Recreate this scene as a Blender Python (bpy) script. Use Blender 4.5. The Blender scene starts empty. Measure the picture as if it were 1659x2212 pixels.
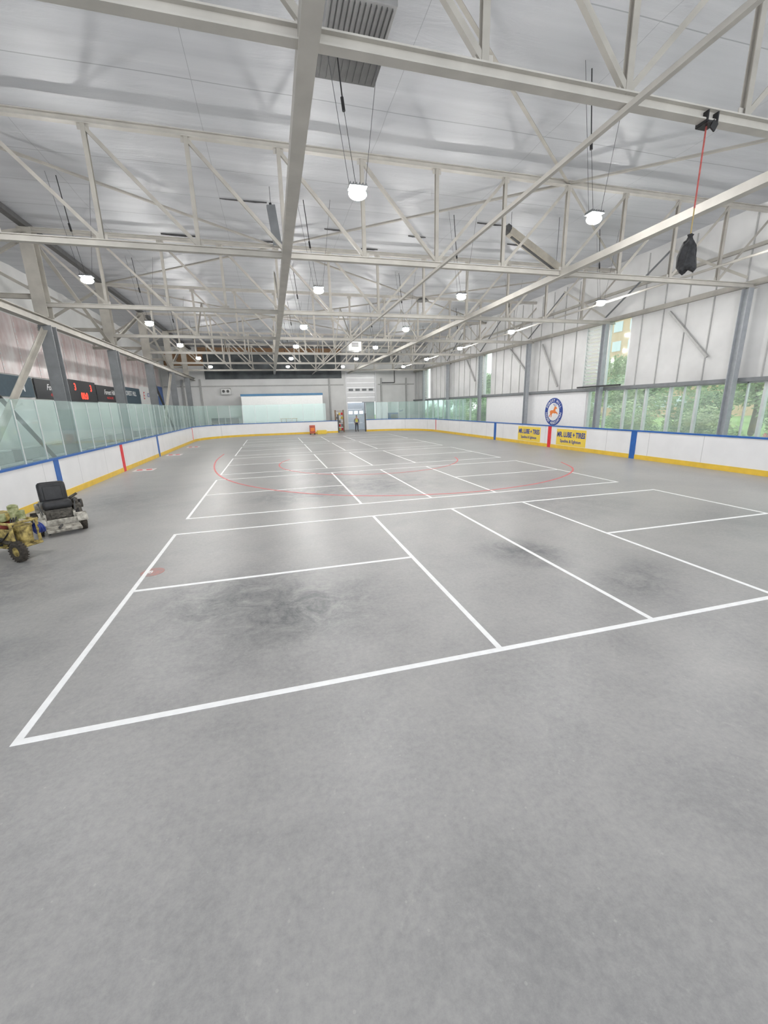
import bpy, bmesh, math, random
from mathutils import Vector, Matrix
random.seed(7)
SC = bpy.context.scene
COL = SC.collection
SC.view_settings.view_transform = 'Standard'
SC.view_settings.look = 'None'
SC.view_settings.exposure = 0.42

# ------------------------------------------------------------------ materials
def mat(name, col, rough=0.6, metal=0.0, var=0.08, scale=6.0, bump=0.0, stretch=(1,1,1), emit=None, es=0.0, spec=0.5, col2=None, seam=0):
    m = bpy.data.materials.new(name); m.use_nodes = True
    nt = m.node_tree; b = nt.nodes['Principled BSDF']
    tc = nt.nodes.new('ShaderNodeTexCoord'); mp = nt.nodes.new('ShaderNodeMapping')
    mp.inputs['Scale'].default_value = stretch
    nz = nt.nodes.new('ShaderNodeTexNoise'); nz.inputs['Scale'].default_value = scale; nz.inputs['Detail'].default_value = 4
    nt.links.new(tc.outputs['Object'], mp.inputs['Vector']); nt.links.new(mp.outputs[0], nz.inputs['Vector'])
    rp = nt.nodes.new('ShaderNodeValToRGB')
    c2 = col2 if col2 else tuple(min(1, c*(1+var)) for c in col)
    c1 = tuple(c*(1-var) for c in col)
    rp.color_ramp.elements[0].position = 0.3; rp.color_ramp.elements[1].position = 0.7
    rp.color_ramp.elements[0].color = (*c1, 1); rp.color_ramp.elements[1].color = (*c2, 1)
    nt.links.new(nz.outputs['Fac'], rp.inputs['Fac'])
    colout = rp.outputs[0]
    if seam:
        sx=nt.nodes.new('ShaderNodeSeparateXYZ'); nt.links.new(tc.outputs['Object'],sx.inputs[0])
        dv=nt.nodes.new('ShaderNodeMath'); dv.operation='DIVIDE'; nt.links.new(sx.outputs['Y'],dv.inputs[0]); dv.inputs[1].default_value=seam
        fr=nt.nodes.new('ShaderNodeMath'); fr.operation='FRACT'; nt.links.new(dv.outputs[0],fr.inputs[0])
        lt=nt.nodes.new('ShaderNodeMath'); lt.operation='LESS_THAN'; nt.links.new(fr.outputs[0],lt.inputs[0]); lt.inputs[1].default_value=0.014/seam
        mx_=nt.nodes.new('ShaderNodeMixRGB'); nt.links.new(lt.outputs[0],mx_.inputs[0]); nt.links.new(colout,mx_.inputs[1]); mx_.inputs[2].default_value=(0.4,0.4,0.4,1); colout=mx_.outputs[0]
    nt.links.new(colout, b.inputs['Base Color'])
    b.inputs['Roughness'].default_value = rough; b.inputs['Metallic'].default_value = metal
    b.inputs['Specular IOR Level'].default_value = spec
    if bump:
        bp = nt.nodes.new('ShaderNodeBump'); bp.inputs['Strength'].default_value = bump; bp.inputs['Distance'].default_value = 0.02
        nt.links.new(nz.outputs['Fac'], bp.inputs['Height']); nt.links.new(bp.outputs[0], b.inputs['Normal'])
    if emit:
        b.inputs['Emission Color'].default_value = (*emit, 1); b.inputs['Emission Strength'].default_value = es
    return m

def glassmat(name, tint, haze, hazecol, gloss=0.08):
    m = bpy.data.materials.new(name); m.use_nodes = True
    nt = m.node_tree; nt.nodes.clear()
    out = nt.nodes.new('ShaderNodeOutputMaterial')
    tr = nt.nodes.new('ShaderNodeBsdfTransparent'); tr.inputs[0].default_value = (*tint, 1)
    df = nt.nodes.new('ShaderNodeBsdfDiffuse'); df.inputs[0].default_value = (*hazecol, 1)
    gl = nt.nodes.new('ShaderNodeBsdfGlossy'); gl.inputs['Roughness'].default_value = 0.05
    nz = nt.nodes.new('ShaderNodeTexNoise'); nz.inputs['Scale'].default_value = 0.8
    tc = nt.nodes.new('ShaderNodeTexCoord'); nt.links.new(tc.outputs['Object'], nz.inputs['Vector'])
    mr = nt.nodes.new('ShaderNodeMapRange'); mr.inputs['To Min'].default_value = haze*0.7; mr.inputs['To Max'].default_value = haze*1.3
    nt.links.new(nz.outputs['Fac'], mr.inputs['Value'])
    m1 = nt.nodes.new('ShaderNodeMixShader'); m2 = nt.nodes.new('ShaderNodeMixShader')
    nt.links.new(mr.outputs[0], m1.inputs[0]); nt.links.new(tr.outputs[0], m1.inputs[1]); nt.links.new(df.outputs[0], m1.inputs[2])
    m2.inputs[0].default_value = gloss
    nt.links.new(m1.outputs[0], m2.inputs[1]); nt.links.new(gl.outputs[0], m2.inputs[2]); nt.links.new(m2.outputs[0], out.inputs[0])
    return m

M_steel = mat('painted_steel', (0.40,0.38,0.34), 0.55, var=0.14, scale=2)
M_steelw = mat('white_painted_steel', (0.49,0.47,0.43), 0.5, var=0.10, scale=2)
M_gray = mat('gray_steel', (0.19,0.20,0.21), 0.5, var=0.12, scale=3)
M_dark = mat('dark_steel', (0.08,0.08,0.08), 0.5, var=0.2)
M_black = mat('black_plastic', (0.018,0.018,0.02), 0.5, var=0.2)
M_rubber = mat('tyre_rubber', (0.045,0.038,0.03), 0.85, var=0.5, scale=20, bump=0.5)
M_white = mat('white_panel', (0.80,0.80,0.79), 0.4, var=0.03)
M_board = mat('white_dasher_plastic', (0.80,0.80,0.81), 0.3, var=0.03, scale=1.5, seam=2.44)
M_yellow = mat('yellow_kick_plate', (0.78,0.52,0.06), 0.4, var=0.08, scale=3)
M_blue = mat('blue_plastic', (0.02,0.12,0.42), 0.35, var=0.08)
M_red = mat('red_plastic', (0.72,0.03,0.04), 0.4, var=0.08)
M_paint = mat('white_line_paint', (0.92,0.92,0.91), 0.5, var=0.05, scale=9)
M_redpaint = mat('worn_red_line_paint', (0.66,0.15,0.15), 0.5, var=0.15, scale=5)
M_wall = mat('white_wall_panel', (0.63,0.63,0.625), 0.6, var=0.12, scale=0.6)
M_seam = mat('wall_batten', (0.42,0.42,0.41), 0.6)
M_alu = mat('aluminium_frame', (0.62,0.65,0.65), 0.35, 0.2, var=0.05)
M_wire = mat('steel_wire', (0.12,0.12,0.13), 0.4, 0.5)
M_lamp = mat('lamp_lens', (1,1,1), 0.4, emit=(1.0,0.985,0.96), es=320)
M_signy = mat('yellow_sign', (0.84,0.62,0.08), 0.4, var=0.03)
M_navy = mat('navy_lettering', (0.02,0.06,0.30), 0.5)
M_brown = mat('brown_wood', (0.25,0.14,0.07), 0.6, var=0.25, scale=4, stretch=(1,1,6))
M_darkwall = mat('dark_mezzanine', (0.09,0.10,0.105), 0.7, var=0.5, scale=0.7)
M_orange = mat('orange_print', (0.80,0.22,0.04), 0.5)
M_glass = glassmat('green_rink_glass', (0.86,0.95,0.93), 0.13, (0.80,0.92,0.90), 0.09)
M_win = glassmat('window_glass', (0.90,0.96,0.92), 0.16, (0.90,0.95,0.92), 0.05)

# ------------------------------------------------------------------ mesh helpers
def box(bm, c, s, rot=None, bev=0.0):
    mtx = Matrix.Translation(c)
    if rot is not None: mtx = mtx @ rot
    mtx = mtx @ Matrix.Diagonal((s[0], s[1], s[2], 1))
    r = bmesh.ops.create_cube(bm, size=1.0, matrix=mtx)
    if bev:
        ed = list({e for v in r['verts'] for e in v.link_edges})
        bmesh.ops.bevel(bm, geom=ed, offset=bev, segments=3, affect='EDGES', profile=0.6)
def bx(bm, x0,x1,y0,y1,z0,z1, bev=0.0):
    box(bm, ((x0+x1)/2,(y0+y1)/2,(z0+z1)/2), (abs(x1-x0),abs(y1-y0),abs(z1-z0)), None, bev)
def cyl(bm, p, q, r, seg=12, r2=None):
    p=Vector(p); q=Vector(q); d=q-p
    mtx = Matrix.Translation((p+q)/2) @ d.to_track_quat('Z','Y').to_matrix().to_4x4()
    bmesh.ops.create_cone(bm, cap_ends=True, segments=seg, radius1=r, radius2=r if r2 is None else r2, depth=d.length, matrix=mtx)
def sph(bm, c, r, sc=(1,1,1), u=12, v=8):
    bmesh.ops.create_uvsphere(bm, u_segments=u, v_segments=v, radius=r, matrix=Matrix.Translation(c) @ Matrix.Diagonal((*sc,1)))
def torus(bm, c, R, r, rot=Matrix.Identity(4), n=24, m=8):
    vs=[]
    for i in range(n):
        a=2*math.pi*i/n; row=[]
        for j in range(m):
            b=2*math.pi*j/m
            p=Vector(((R+r*math.cos(b))*math.cos(a),(R+r*math.cos(b))*math.sin(a),r*math.sin(b)))
            row.append(bm.verts.new(Matrix.Translation(c) @ rot @ p))
        vs.append(row)
    for i in range(n):
        for j in range(m):
            bm.faces.new((vs[i][j],vs[(i+1)%n][j],vs[(i+1)%n][(j+1)%m],vs[i][(j+1)%m]))
def prof(kind, w, h, t=0.012):
    if kind=='I':
        return [(-w/2,-h/2),(w/2,-h/2),(w/2,-h/2+t),(t/2,-h/2+t),(t/2,h/2-t),(w/2,h/2-t),(w/2,h/2),(-w/2,h/2),(-w/2,h/2-t),(-t/2,h/2-t),(-t/2,-h/2+t),(-w/2,-h/2+t)]
    if kind=='L':
        return [(-w/2,-h/2),(w/2,-h/2),(w/2,-h/2+t),(-w/2+t,-h/2+t),(-w/2+t,h/2),(-w/2,h/2)]
    if kind=='U':
        return [(-w/2,-h/2),(w/2,-h/2),(w/2,h/2),(w/2-t,h/2),(w/2-t,-h/2+t),(-w/2+t,-h/2+t),(-w/2+t,h/2),(-w/2,h/2)]
    return [(-w/2,-h/2),(w/2,-h/2),(w/2,h/2),(-w/2,h/2)]
def beam(bm, p, q, kind='I', w=0.15, h=0.2, t=0.012, up=(0,0,1)):
    p=Vector(p); q=Vector(q); d=(q-p).normalized(); up=Vector(up)
    if abs(d.dot(up))>0.97: up=Vector((0,1,0))
    s=d.cross(up).normalized(); u=s.cross(d)
    P=prof(kind,w,h,t)
    a=[bm.verts.new(p+s*x+u*y) for x,y in P]; b=[bm.verts.new(q+s*x+u*y) for x,y in P]
    n=len(P)
    for i in range(n): bm.faces.new((a[i],a[(i+1)%n],b[(i+1)%n],b[i]))
    bm.faces.new(list(reversed(a))); bm.faces.new(b)
def poly(bm, pts, mtx, th=0.004):
    a=[bm.verts.new(mtx @ Vector((x,y,0))) for x,y in pts]; b=[bm.verts.new(mtx @ Vector((x,y,th))) for x,y in pts]
    n=len(pts)
    bm.faces.new(list(reversed(a))); bm.faces.new(b)
    for i in range(n): bm.faces.new((a[i],a[(i+1)%n],b[(i+1)%n],b[i]))
def mk(bm, name, material, parent=None, label=None, cat=None, kind=None, group=None, loc=(0,0,0), smooth=False, recalc=True):
    if recalc: bmesh.ops.recalc_face_normals(bm, faces=bm.faces)
    me = bpy.data.meshes.new(name); bm.to_mesh(me); bm.free()
    if smooth:
        for p in me.polygons: p.use_smooth = True
    mats = material if isinstance(material,(list,tuple)) else [material]
    for m in mats: me.materials.append(m)
    o = bpy.data.objects.new(name, me); o.location = loc; COL.objects.link(o)
    if parent: o.parent = parent
    if label: o['label']=label
    if cat: o['category']=cat
    if kind: o['kind']=kind
    if group: o['group']=group
    return o
def empty(name, loc, label, cat, group=None, rz=0.0):
    o = bpy.data.objects.new(name, None); o.location=loc; o.rotation_euler[2]=rz; o.empty_display_size=0.2
    COL.objects.link(o); o['label']=label; o['category']=cat
    if group: o['group']=group
    return o
def dup(root, loc, label=None, rz=None):
    n = root.copy(); n.location = loc; COL.objects.link(n)
    if rz is not None: n.rotation_euler[2]=rz
    if label: n['label']=label
    def rec(a,b):
        for c in a.children:
            cc=c.copy(); cc.parent=b; COL.objects.link(cc); rec(c,cc)
    rec(root,n)
    return n
NB = lambda: bmesh.new()
def text_bm(bm, s, size, mtx, ext=0.003, sx=1.0, shear=0.0, bold=0.0):
    cu = bpy.data.curves.new('t','FONT'); cu.body=s; cu.size=size; cu.align_x='CENTER'; cu.align_y='CENTER'; cu.extrude=ext; cu.shear=shear; cu.offset=bold
    cu.resolution_u = 3
    o = bpy.data.objects.new('t',cu); COL.objects.link(o)
    dg = bpy.context.evaluated_depsgraph_get(); dg.update()
    me = bpy.data.meshes.new_from_object(o.evaluated_get(dg))
    me.transform(mtx @ Matrix.Diagonal((sx,1,1,1)))
    bm.from_mesh(me); bpy.data.meshes.remove(me)
    bpy.data.objects.remove(o); bpy.data.curves.remove(cu)
def frame(o, x, y, z):
    m = Matrix((( x[0],y[0],z[0],o[0]),(x[1],y[1],z[1],o[1]),(x[2],y[2],z[2],o[2]),(0,0,0,1))); return m
def FR(o): return frame(o,(0,-1,0),(0,0,1),(-1,0,0))
def FL(o): return frame(o,(0,1,0),(0,0,1),(1,0,0))
def FE(o): return frame(o,(1,0,0),(0,0,1),(0,-1,0))

# ------------------------------------------------------------------ camera
f=876.0
c=Vector((829.5,1106.0))
dY=Vector((585-c.x,884-c.y,f)).normalized()
dX=Vector((4256-c.x,790-c.y,f)); dX=(dX-dY*dX.dot(dY)).normalized()
dZ=dX.cross(dY)
right=(dX.x,dY.x,dZ.x); upv=(-dX.y,-dY.y,-dZ.y); back=(-dX.z,-dY.z,-dZ.z)
cam=bpy.data.cameras.new('camera'); cam.sensor_fit='HORIZONTAL'; cam.sensor_width=36; cam.lens=f/1659*36; cam.clip_end=300
co=bpy.data.objects.new('camera',cam); COL.objects.link(co)
co.matrix_world=frame((0,0,2.67),right,upv,back)
SC.camera=co

# ------------------------------------------------------------------ world
w=bpy.data.worlds.new('world'); SC.world=w; w.use_nodes=True
nt=w.node_tree; bg=nt.nodes['Background']
sky=nt.nodes.new('ShaderNodeTexSky'); sky.sky_type='NISHITA'; sky.sun_disc=False; sky.sun_elevation=math.radians(50); sky.air_density=1; sky.dust_density=6
mx=nt.nodes.new('ShaderNodeMixRGB'); mx.inputs[0].default_value=0.85; mx.inputs[2].default_value=(1.0,1.02,1.06,1)
sc=nt.nodes.new('ShaderNodeMixRGB'); sc.blend_type='MULTIPLY'; sc.inputs[0].default_value=1; sc.inputs[2].default_value=(0.12,0.12,0.12,1)
nt.links.new(sky.outputs[0],sc.inputs[1]); nt.links.new(sc.outputs[0],mx.inputs[1]); nt.links.new(mx.outputs[0],bg.inputs[0]); bg.inputs[1].default_value=1.9

# ------------------------------------------------------------------ floor
def floor_material():
    m=bpy.data.materials.new('polished_concrete'); m.use_nodes=True; nt=m.node_tree; b=nt.nodes['Principled BSDF']
    N=nt.nodes.new; L=nt.links.new
    tc=N('ShaderNodeTexCoord')
    def noise(s,d,r=0.55,dist=0.0,st=None,rot=0.6):
        n=N('ShaderNodeTexNoise'); n.inputs['Scale'].default_value=s; n.inputs['Detail'].default_value=d; n.inputs['Roughness'].default_value=r; n.inputs['Distortion'].default_value=dist
        if st:
            mp=N('ShaderNodeMapping'); mp.inputs['Scale'].default_value=st; mp.inputs['Rotation'].default_value=(0,0,rot); L(tc.outputs['Object'],mp.inputs[0]); L(mp.outputs[0],n.inputs['Vector'])
        else: L(tc.outputs['Object'],n.inputs['Vector'])
        return n.outputs['Fac']
    def math_(op,a,bv,clamp=False):
        n=N('ShaderNodeMath'); n.operation=op; n.use_clamp=clamp
        for i,v in enumerate((a,bv)):
            if isinstance(v,(int,float)): n.inputs[i].default_value=v
            else: L(v,n.inputs[i])
        return n.outputs[0]
    big=noise(0.28,7,0.6,0.5); mid=noise(1.1,12,0.72,0.4); fine=noise(18,8,0.8)
    acc=math_('MULTIPLY',math_('SUBTRACT',big,0.5),0.42)
    acc=math_('ADD',acc,math_('MULTIPLY',math_('SUBTRACT',mid,0.5),0.50))
    acc=math_('ADD',acc,math_('MULTIPLY',math_('SUBTRACT',fine,0.5),0.55))
    sn=noise(2.1,10,0.75,0.8)
    stain=math_('ADD',math_('MULTIPLY',math_('SUBTRACT',sn,0.38,True),3.0),0.2)
    for (x,y,r,a) in [(-0.3,5.5,1.9,0.22),(0.5,5.1,1.1,0.14),(-1.2,6.0,1.2,0.10),(4.4,6.1,0.9,0.24),(3.9,6.6,0.8,0.12),(5.1,4.5,0.75,0.20),(5.8,4.9,0.6,0.10),(3.2,14,3.2,0.22),(0.4,12.9,1.8,0.20),(7.5,9.4,2.4,0.12),(-5.6,7.5,2.6,0.26),(9.8,6.4,2.0,0.08),(1.5,17.5,2.5,0.14),(7,20,3,0.12),(-3.5,5.0,1.2,0.08),(-5,14,3,0.12)]:
        d=N('ShaderNodeVectorMath'); d.operation='DISTANCE'; L(tc.outputs['Object'],d.inputs[0]); d.inputs[1].default_value=(x,y,0)
        mr=N('ShaderNodeMapRange'); mr.interpolation_type='SMOOTHSTEP'; mr.inputs['From Min'].default_value=r*1.15; mr.inputs['From Max'].default_value=0.0
        mr.inputs['To Min'].default_value=0; mr.inputs['To Max'].default_value=a*1.9
        L(d.outputs['Value'],mr.inputs['Value'])
        acc=math_('SUBTRACT',acc,math_('MULTIPLY',mr.outputs[0],stain))
    vs=noise(2.2,14,0.85,2.0)
    acc=math_('ADD',acc,math_('MULTIPLY',math_('SUBTRACT',vs,0.57,True),1.6))
    for st,rot in (((1.2,26,1),0.6),((30,1.0,1),0.5),((1.0,24,1),-0.5)):
        scr=noise(2.0,9,0.8,0.6,st,rot)
        acc=math_('ADD',acc,math_('MULTIPLY',math_('SUBTRACT',scr,0.635,True),2.2))
    vo=N('ShaderNodeTexVoronoi'); vo.inputs['Scale'].default_value=9; L(tc.outputs['Object'],vo.inputs['Vector'])
    sp=math_('MULTIPLY',math_('LESS_THAN',vo.outputs['Distance'],0.07),0.14); acc=math_('ADD',acc,sp)
    fac=math_('ADD',acc,0.50,True)
    rp=N('ShaderNodeValToRGB'); e=rp.color_ramp.elements
    e[0].position=0.05; e[0].color=(0.12,0.123,0.13,1); e[1].position=1.0; e[1].color=(0.56,0.54,0.51,1)
    k=e.new(0.5); k.color=(0.345,0.338,0.328,1)
    L(fac,rp.inputs['Fac']); L(rp.outputs[0],b.inputs['Base Color'])
    r=math_('ADD',math_('MULTIPLY',mid,0.30),0.24); L(r,b.inputs['Roughness'])
    bp=N('ShaderNodeBump'); bp.inputs['Strength'].default_value=0.15; bp.inputs['Distance'].default_value=0.004; L(fine,bp.inputs['Height']); L(bp.outputs[0],b.inputs['Normal'])
    return m
bm=NB(); bx(bm,-11.2,17.9,-4,56,-0.2,0.0)
mk(bm,'floor',floor_material(),kind='structure',label='worn grey polished concrete rink floor slab')

XL,XR,YE=-6.9,16.25,45.0
# ------------------------------------------------------------------ court lines
LW=0.068
CX=[-2.32,2.25,4.385,6.52,11.09]
for k in range(5):
    y0=3.55+7.47*k; y1=y0+6.07; ym=(y0+y1)/2
    bm=NB(); h=0.004; hw=LW/2
    for y in (y0,y1): bx(bm,CX[0]-hw,CX[4]+hw,y-hw,y+hw,0,h)
    for x in CX: bx(bm,x-hw,x+hw,y0+hw,y1-hw,0,h)
    for a,b_ in ((0,1),(3,4)): bx(bm,CX[a]+hw,CX[b_]-hw,ym-hw,ym+hw,0,h)
    mk(bm,'court_lines',M_paint,label='white painted pickleball court lines on grey concrete',cat='court marking',group='pickleball courts painted on the rink floor')
def arc_strip(pts,wd,z0,z1,name,m,label,closed=False):
    bm=NB(); rows=[]; n=len(pts)
    for i,p in enumerate(pts):
        a=Vector(pts[(i-1)%n] if closed else pts[max(0,i-1)]); b_=Vector(pts[(i+1)%n] if closed else pts[min(n-1,i+1)])
        t=(b_-a).normalized(); nn=Vector((-t.y,t.x))*wd/2; p=Vector(p)
        rows.append([bm.verts.new((*(p+nn),z0)),bm.verts.new((*(p-nn),z0)),bm.verts.new((*(p-nn),z1)),bm.verts.new((*(p+nn),z1))])
    for i in range(n if closed else n-1):
        a=rows[i]; b_=rows[(i+1)%n]
        for j in range(4): bm.faces.new((a[j],a[(j+1)%4],b_[(j+1)%4],b_[j]))
    if not closed: bm.faces.new(rows[0]); bm.faces.new(list(reversed(rows[-1])))
    return mk(bm,name,m,label=label,cat='floor marking')
def smooth(pts,n=6):
    out=[]
    for i in range(len(pts)-1):
        p0=Vector(pts[max(0,i-1)]);p1=Vector(pts[i]);p2=Vector(pts[i+1]);p3=Vector(pts[min(len(pts)-1,i+2)])
        for j in range(n):
            t=j/n; out.append(tuple(0.5*((2*p1)+(p2-p0)*t+(2*p0-5*p1+4*p2-p3)*t*t+(3*p1-p0-3*p2+p3)*t**3)))
    out.append(tuple(pts[-1])); return out
arc_strip(smooth([(-3.1,27.5),(-3.15,24),(-2.8,20.4),(-2.1,17.5),(-.98,15.2),(.7,13.25),(2.8,11.95),(5.5,11.35),(7.84,11.6),(9.5,12.2),(10.9,13.1),(11.9,14.2),(12.6,15.8)]),0.07,0,0.005,'floor_arc',M_redpaint,'faded red curved line painted on the concrete floor')
arc_strip([(4.65+4.5*math.cos(a),20.4+4.5*math.sin(a)) for a in [math.radians(150+i*(200/40)) for i in range(41)]],0.06,0,0.005,'floor_arc',M_redpaint,'faded red centre circle line on the concrete floor')
M_fadered=mat('faded_red_disc',(0.32,0.28,0.27),0.5,var=0.1,scale=16,col2=(0.52,0.22,0.18))
bm=NB(); cyl(bm,(0,0,0),(0,0,0.0035),0.19,28)
o=mk(bm,'floor_sticker',M_fadered,label='faded reddish round floor sticker crossing white court line',cat='floor sticker',loc=(-2.22,7.35,0.0))
bm=NB(); text_bm(bm,'8',0.16,Matrix.Translation((-0.03,0,0.0045)),0.001); mk(bm,'printed_mark',M_paint,parent=o,recalc=False)
M_mat=mat('white_decal',(0.70,0.66,0.65),0.5,var=0.2,scale=8)
for i,(x,y) in enumerate([(-6.1,21.7),(-6.2,28.6),(-6.0,34.2)]):
    bm=NB(); bx(bm,-0.45,0.45,-0.4,0.4,0,0.003)
    o=mk(bm,'floor_decal',M_mat,label='white rectangular floor decal with red figures beside the boards',cat='floor decal',loc=(x,y,0),group='floor decals by the boards')
    bm=NB(); 
    for xx in (-0.22,0.2): torus(bm,(xx,0,0.004),0.12,0.02,n=16,m=4)
    box(bm,(0,0.22,0.004),(0.5,0.05,0.002)); mk(bm,'printed_mark',M_redpaint,parent=o)

# ------------------------------------------------------------------ rink boards
def arcp(cx,cy,r,a0,a1,n=14): return [(cx+r*math.cos(math.radians(a0+(a1-a0)*i/n)),cy+r*math.sin(math.radians(a0+(a1-a0)*i/n))) for i in range(n+1)]
RC=5.0
pathA=[(XL,1.0)]+arcp(XL+RC,YE-RC,RC,180,90)+[(6.9,YE)]
pathB=[(10.1,YE)]+arcp(XR-RC,YE-RC,RC,90,0)+[(XR,1.0)]
def ribbon(bm,path,o0,o1,z0,z1):
    n=len(path); rows=[]
    for i,p in enumerate(path):
        a=Vector(path[max(0,i-1)]); b_=Vector(path[min(n-1,i+1)]); t=(b_-a).normalized(); nn=Vector((t.y,-t.x)); p=Vector(p)
        q0=p+nn*o0; q1=p+nn*o1
        rows.append([bm.verts.new((*q0,z0)),bm.verts.new((*q1,z0)),bm.verts.new((*q1,z1)),bm.verts.new((*q0,z1))])
    for i in range(n-1):
        a=rows[i]; b_=rows[i+1]
        for j in range(4): bm.faces.new((a[j],a[(j+1)%4],b_[(j+1)%4],b_[j]))
    bm.faces.new(rows[0]); bm.faces.new(list(reversed(rows[-1])))
BH=1.25
for path,side,base in ((pathA,1,(XL,22,0)),(pathB,-1,(XR,22,0))):
    root=empty('rink_boards',base,'white rink dasher boards with yellow kick plate and blue cap rail','rink boards')
    T=Vector(base)
    def P(bm,name,m):
        bmesh.ops.translate(bm,verts=bm.verts,vec=-T); return mk(bm,name,m,parent=root)
    bm=NB(); ribbon(bm,path,-0.12,0.0,0,BH); P(bm,'facing',M_board)
    bm=NB(); ribbon(bm,path,0.0,0.014,0,0.2); P(bm,'kick_plate',M_yellow)
    bm=NB(); ribbon(bm,path,-0.16,0.03,BH,BH+0.06); P(bm,'cap_rail',M_blue)
    xx=XL if side==1 else XR
    for y,m,nm in ((15.5,M_blue,'blue_line_stripe'),(21.6,M_red,'red_line_stripe'),(28.0,M_blue,'blue_line_stripe'),(39.8,M_red,'goal_line_stripe')):
        bm=NB(); hw=0.05 if 'goal' in nm else 0.15
        bx(bm,min(xx,xx+side*0.02),max(xx,xx+side*0.02),y-hw,y+hw,0.0 if nm!='goal_line_stripe' else 0.2,BH); P(bm,nm,m)
for y0,y1 in ((22.5,24.95),(18.55,20.95)):
    yc=(y0+y1)/2; hw=(y1-y0)/2
    bm=NB(); bx(bm,-0.006,0,-hw,hw,-0.46,0.46,0)
    o=mk(bm,'board_advert',M_signy,label='yellow advertising panel with navy lettering on rink boards',cat='sign',loc=(XR,yc,0.68),group='yellow adverts on the boards')
    bm=NB(); text_bm(bm,'MR. LUBE + TIRES',0.40,FR((-0.010,0,0.14)),0.002,sx=0.74,bold=0.014)
    mk(bm,'lettering',M_navy,parent=o,recalc=False)
    bm=NB(); text_bm(bm,'Spadina & Eglinton',0.24,FR((-0.010,0,-0.22)),0.002,sx=0.95,bold=0.004)
    mk(bm,'lettering',M_navy,parent=o,recalc=False)

# ------------------------------------------------------------------ rink glass
def walk(path,step):
    out=[];acc=0;last=Vector(path[0]);out.append(last.copy())
    for p in path[1:]:
        p=Vector(p)
        while (p-last).length+acc>=step:
            t=(step-acc)/(p-last).length; last=last.lerp(p,t); out.append(last.copy()); acc=0
        acc+=(p-last).length; last=p
    return out
GH=1.82
def panel(p,q,first=False):
    p=Vector((p[0],p[1])); q=Vector((q[0],q[1])); d=q-p; L=d.length; ang=math.atan2(d.y,d.x); mid=(p+q)/2
    n=Vector((d.y,-d.x)).normalized(); mid-=n*0.06
    key=round(L,2)
    if key not in panel.cache:
        bm=NB(); bx(bm,-L/2+0.02,L/2-0.02,-0.006,0.006,0,GH)
        o=mk(bm,'glass_panel',M_glass,label='green-tinted protective glass panel standing on rink boards',cat='glass panel',group='protective glass around the rink',loc=(mid.x,mid.y,BH+0.06)); o.rotation_euler[2]=ang
        bm=NB(); bx(bm,-L/2-0.02,-L/2+0.02,-0.02,0.02,0,GH-0.03); mk(bm,'post',M_alu,parent=o)
        panel.cache[key]=o
    else: dup(panel.cache[key],(mid.x,mid.y,BH+0.06),rz=ang)
panel.cache={}
wa=walk([(XL,3.0)]+pathA[1:],1.22)
for i in range(len(wa)-1): panel(wa[i],wa[i+1])
wb=walk(pathB[:-1]+[(XR,32.2)],1.22)
for i in range(len(wb)-1): panel(wb[i],wb[i+1])

# ------------------------------------------------------------------ building shell
ZC=9.35
WX=17.55; WL=-10.95; WE=50.0
bays=[5.6+6.7*k for k in range(7)]
PWD=1.675
bm=NB(); nx=110; ny=330; y0,y1=-4.0,WE; x0,x1=WL,WX+0.2
grid=[]
def wr(x,y):
    return 0.014*math.sin(x*1.1+0.8*math.sin(y*0.6))*math.sin(y*1.7+1.3*math.sin(x*0.45))
for j in range(ny+1):
    y=y0+(y1-y0)*j/ny; ph=(y-y0)/PWD; fr=ph-math.floor(ph); s=math.floor(ph)
    rs=random.Random(s); a=rs.uniform(0.03,0.08)
    row=[]
    for i in range(nx+1):
        x=x0+(x1-x0)*i/nx
        z=ZC-a*math.sin(math.pi*fr)*(0.7+0.3*math.sin(x*0.5+s*1.3))+wr(x,y)
        row.append(bm.verts.new((x,y,z)))
    grid.append(row)
for j in range(ny):
    for i in range(nx): bm.faces.new((grid[j][i],grid[j+1][i],grid[j+1][i+1],grid[j][i+1]))
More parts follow.
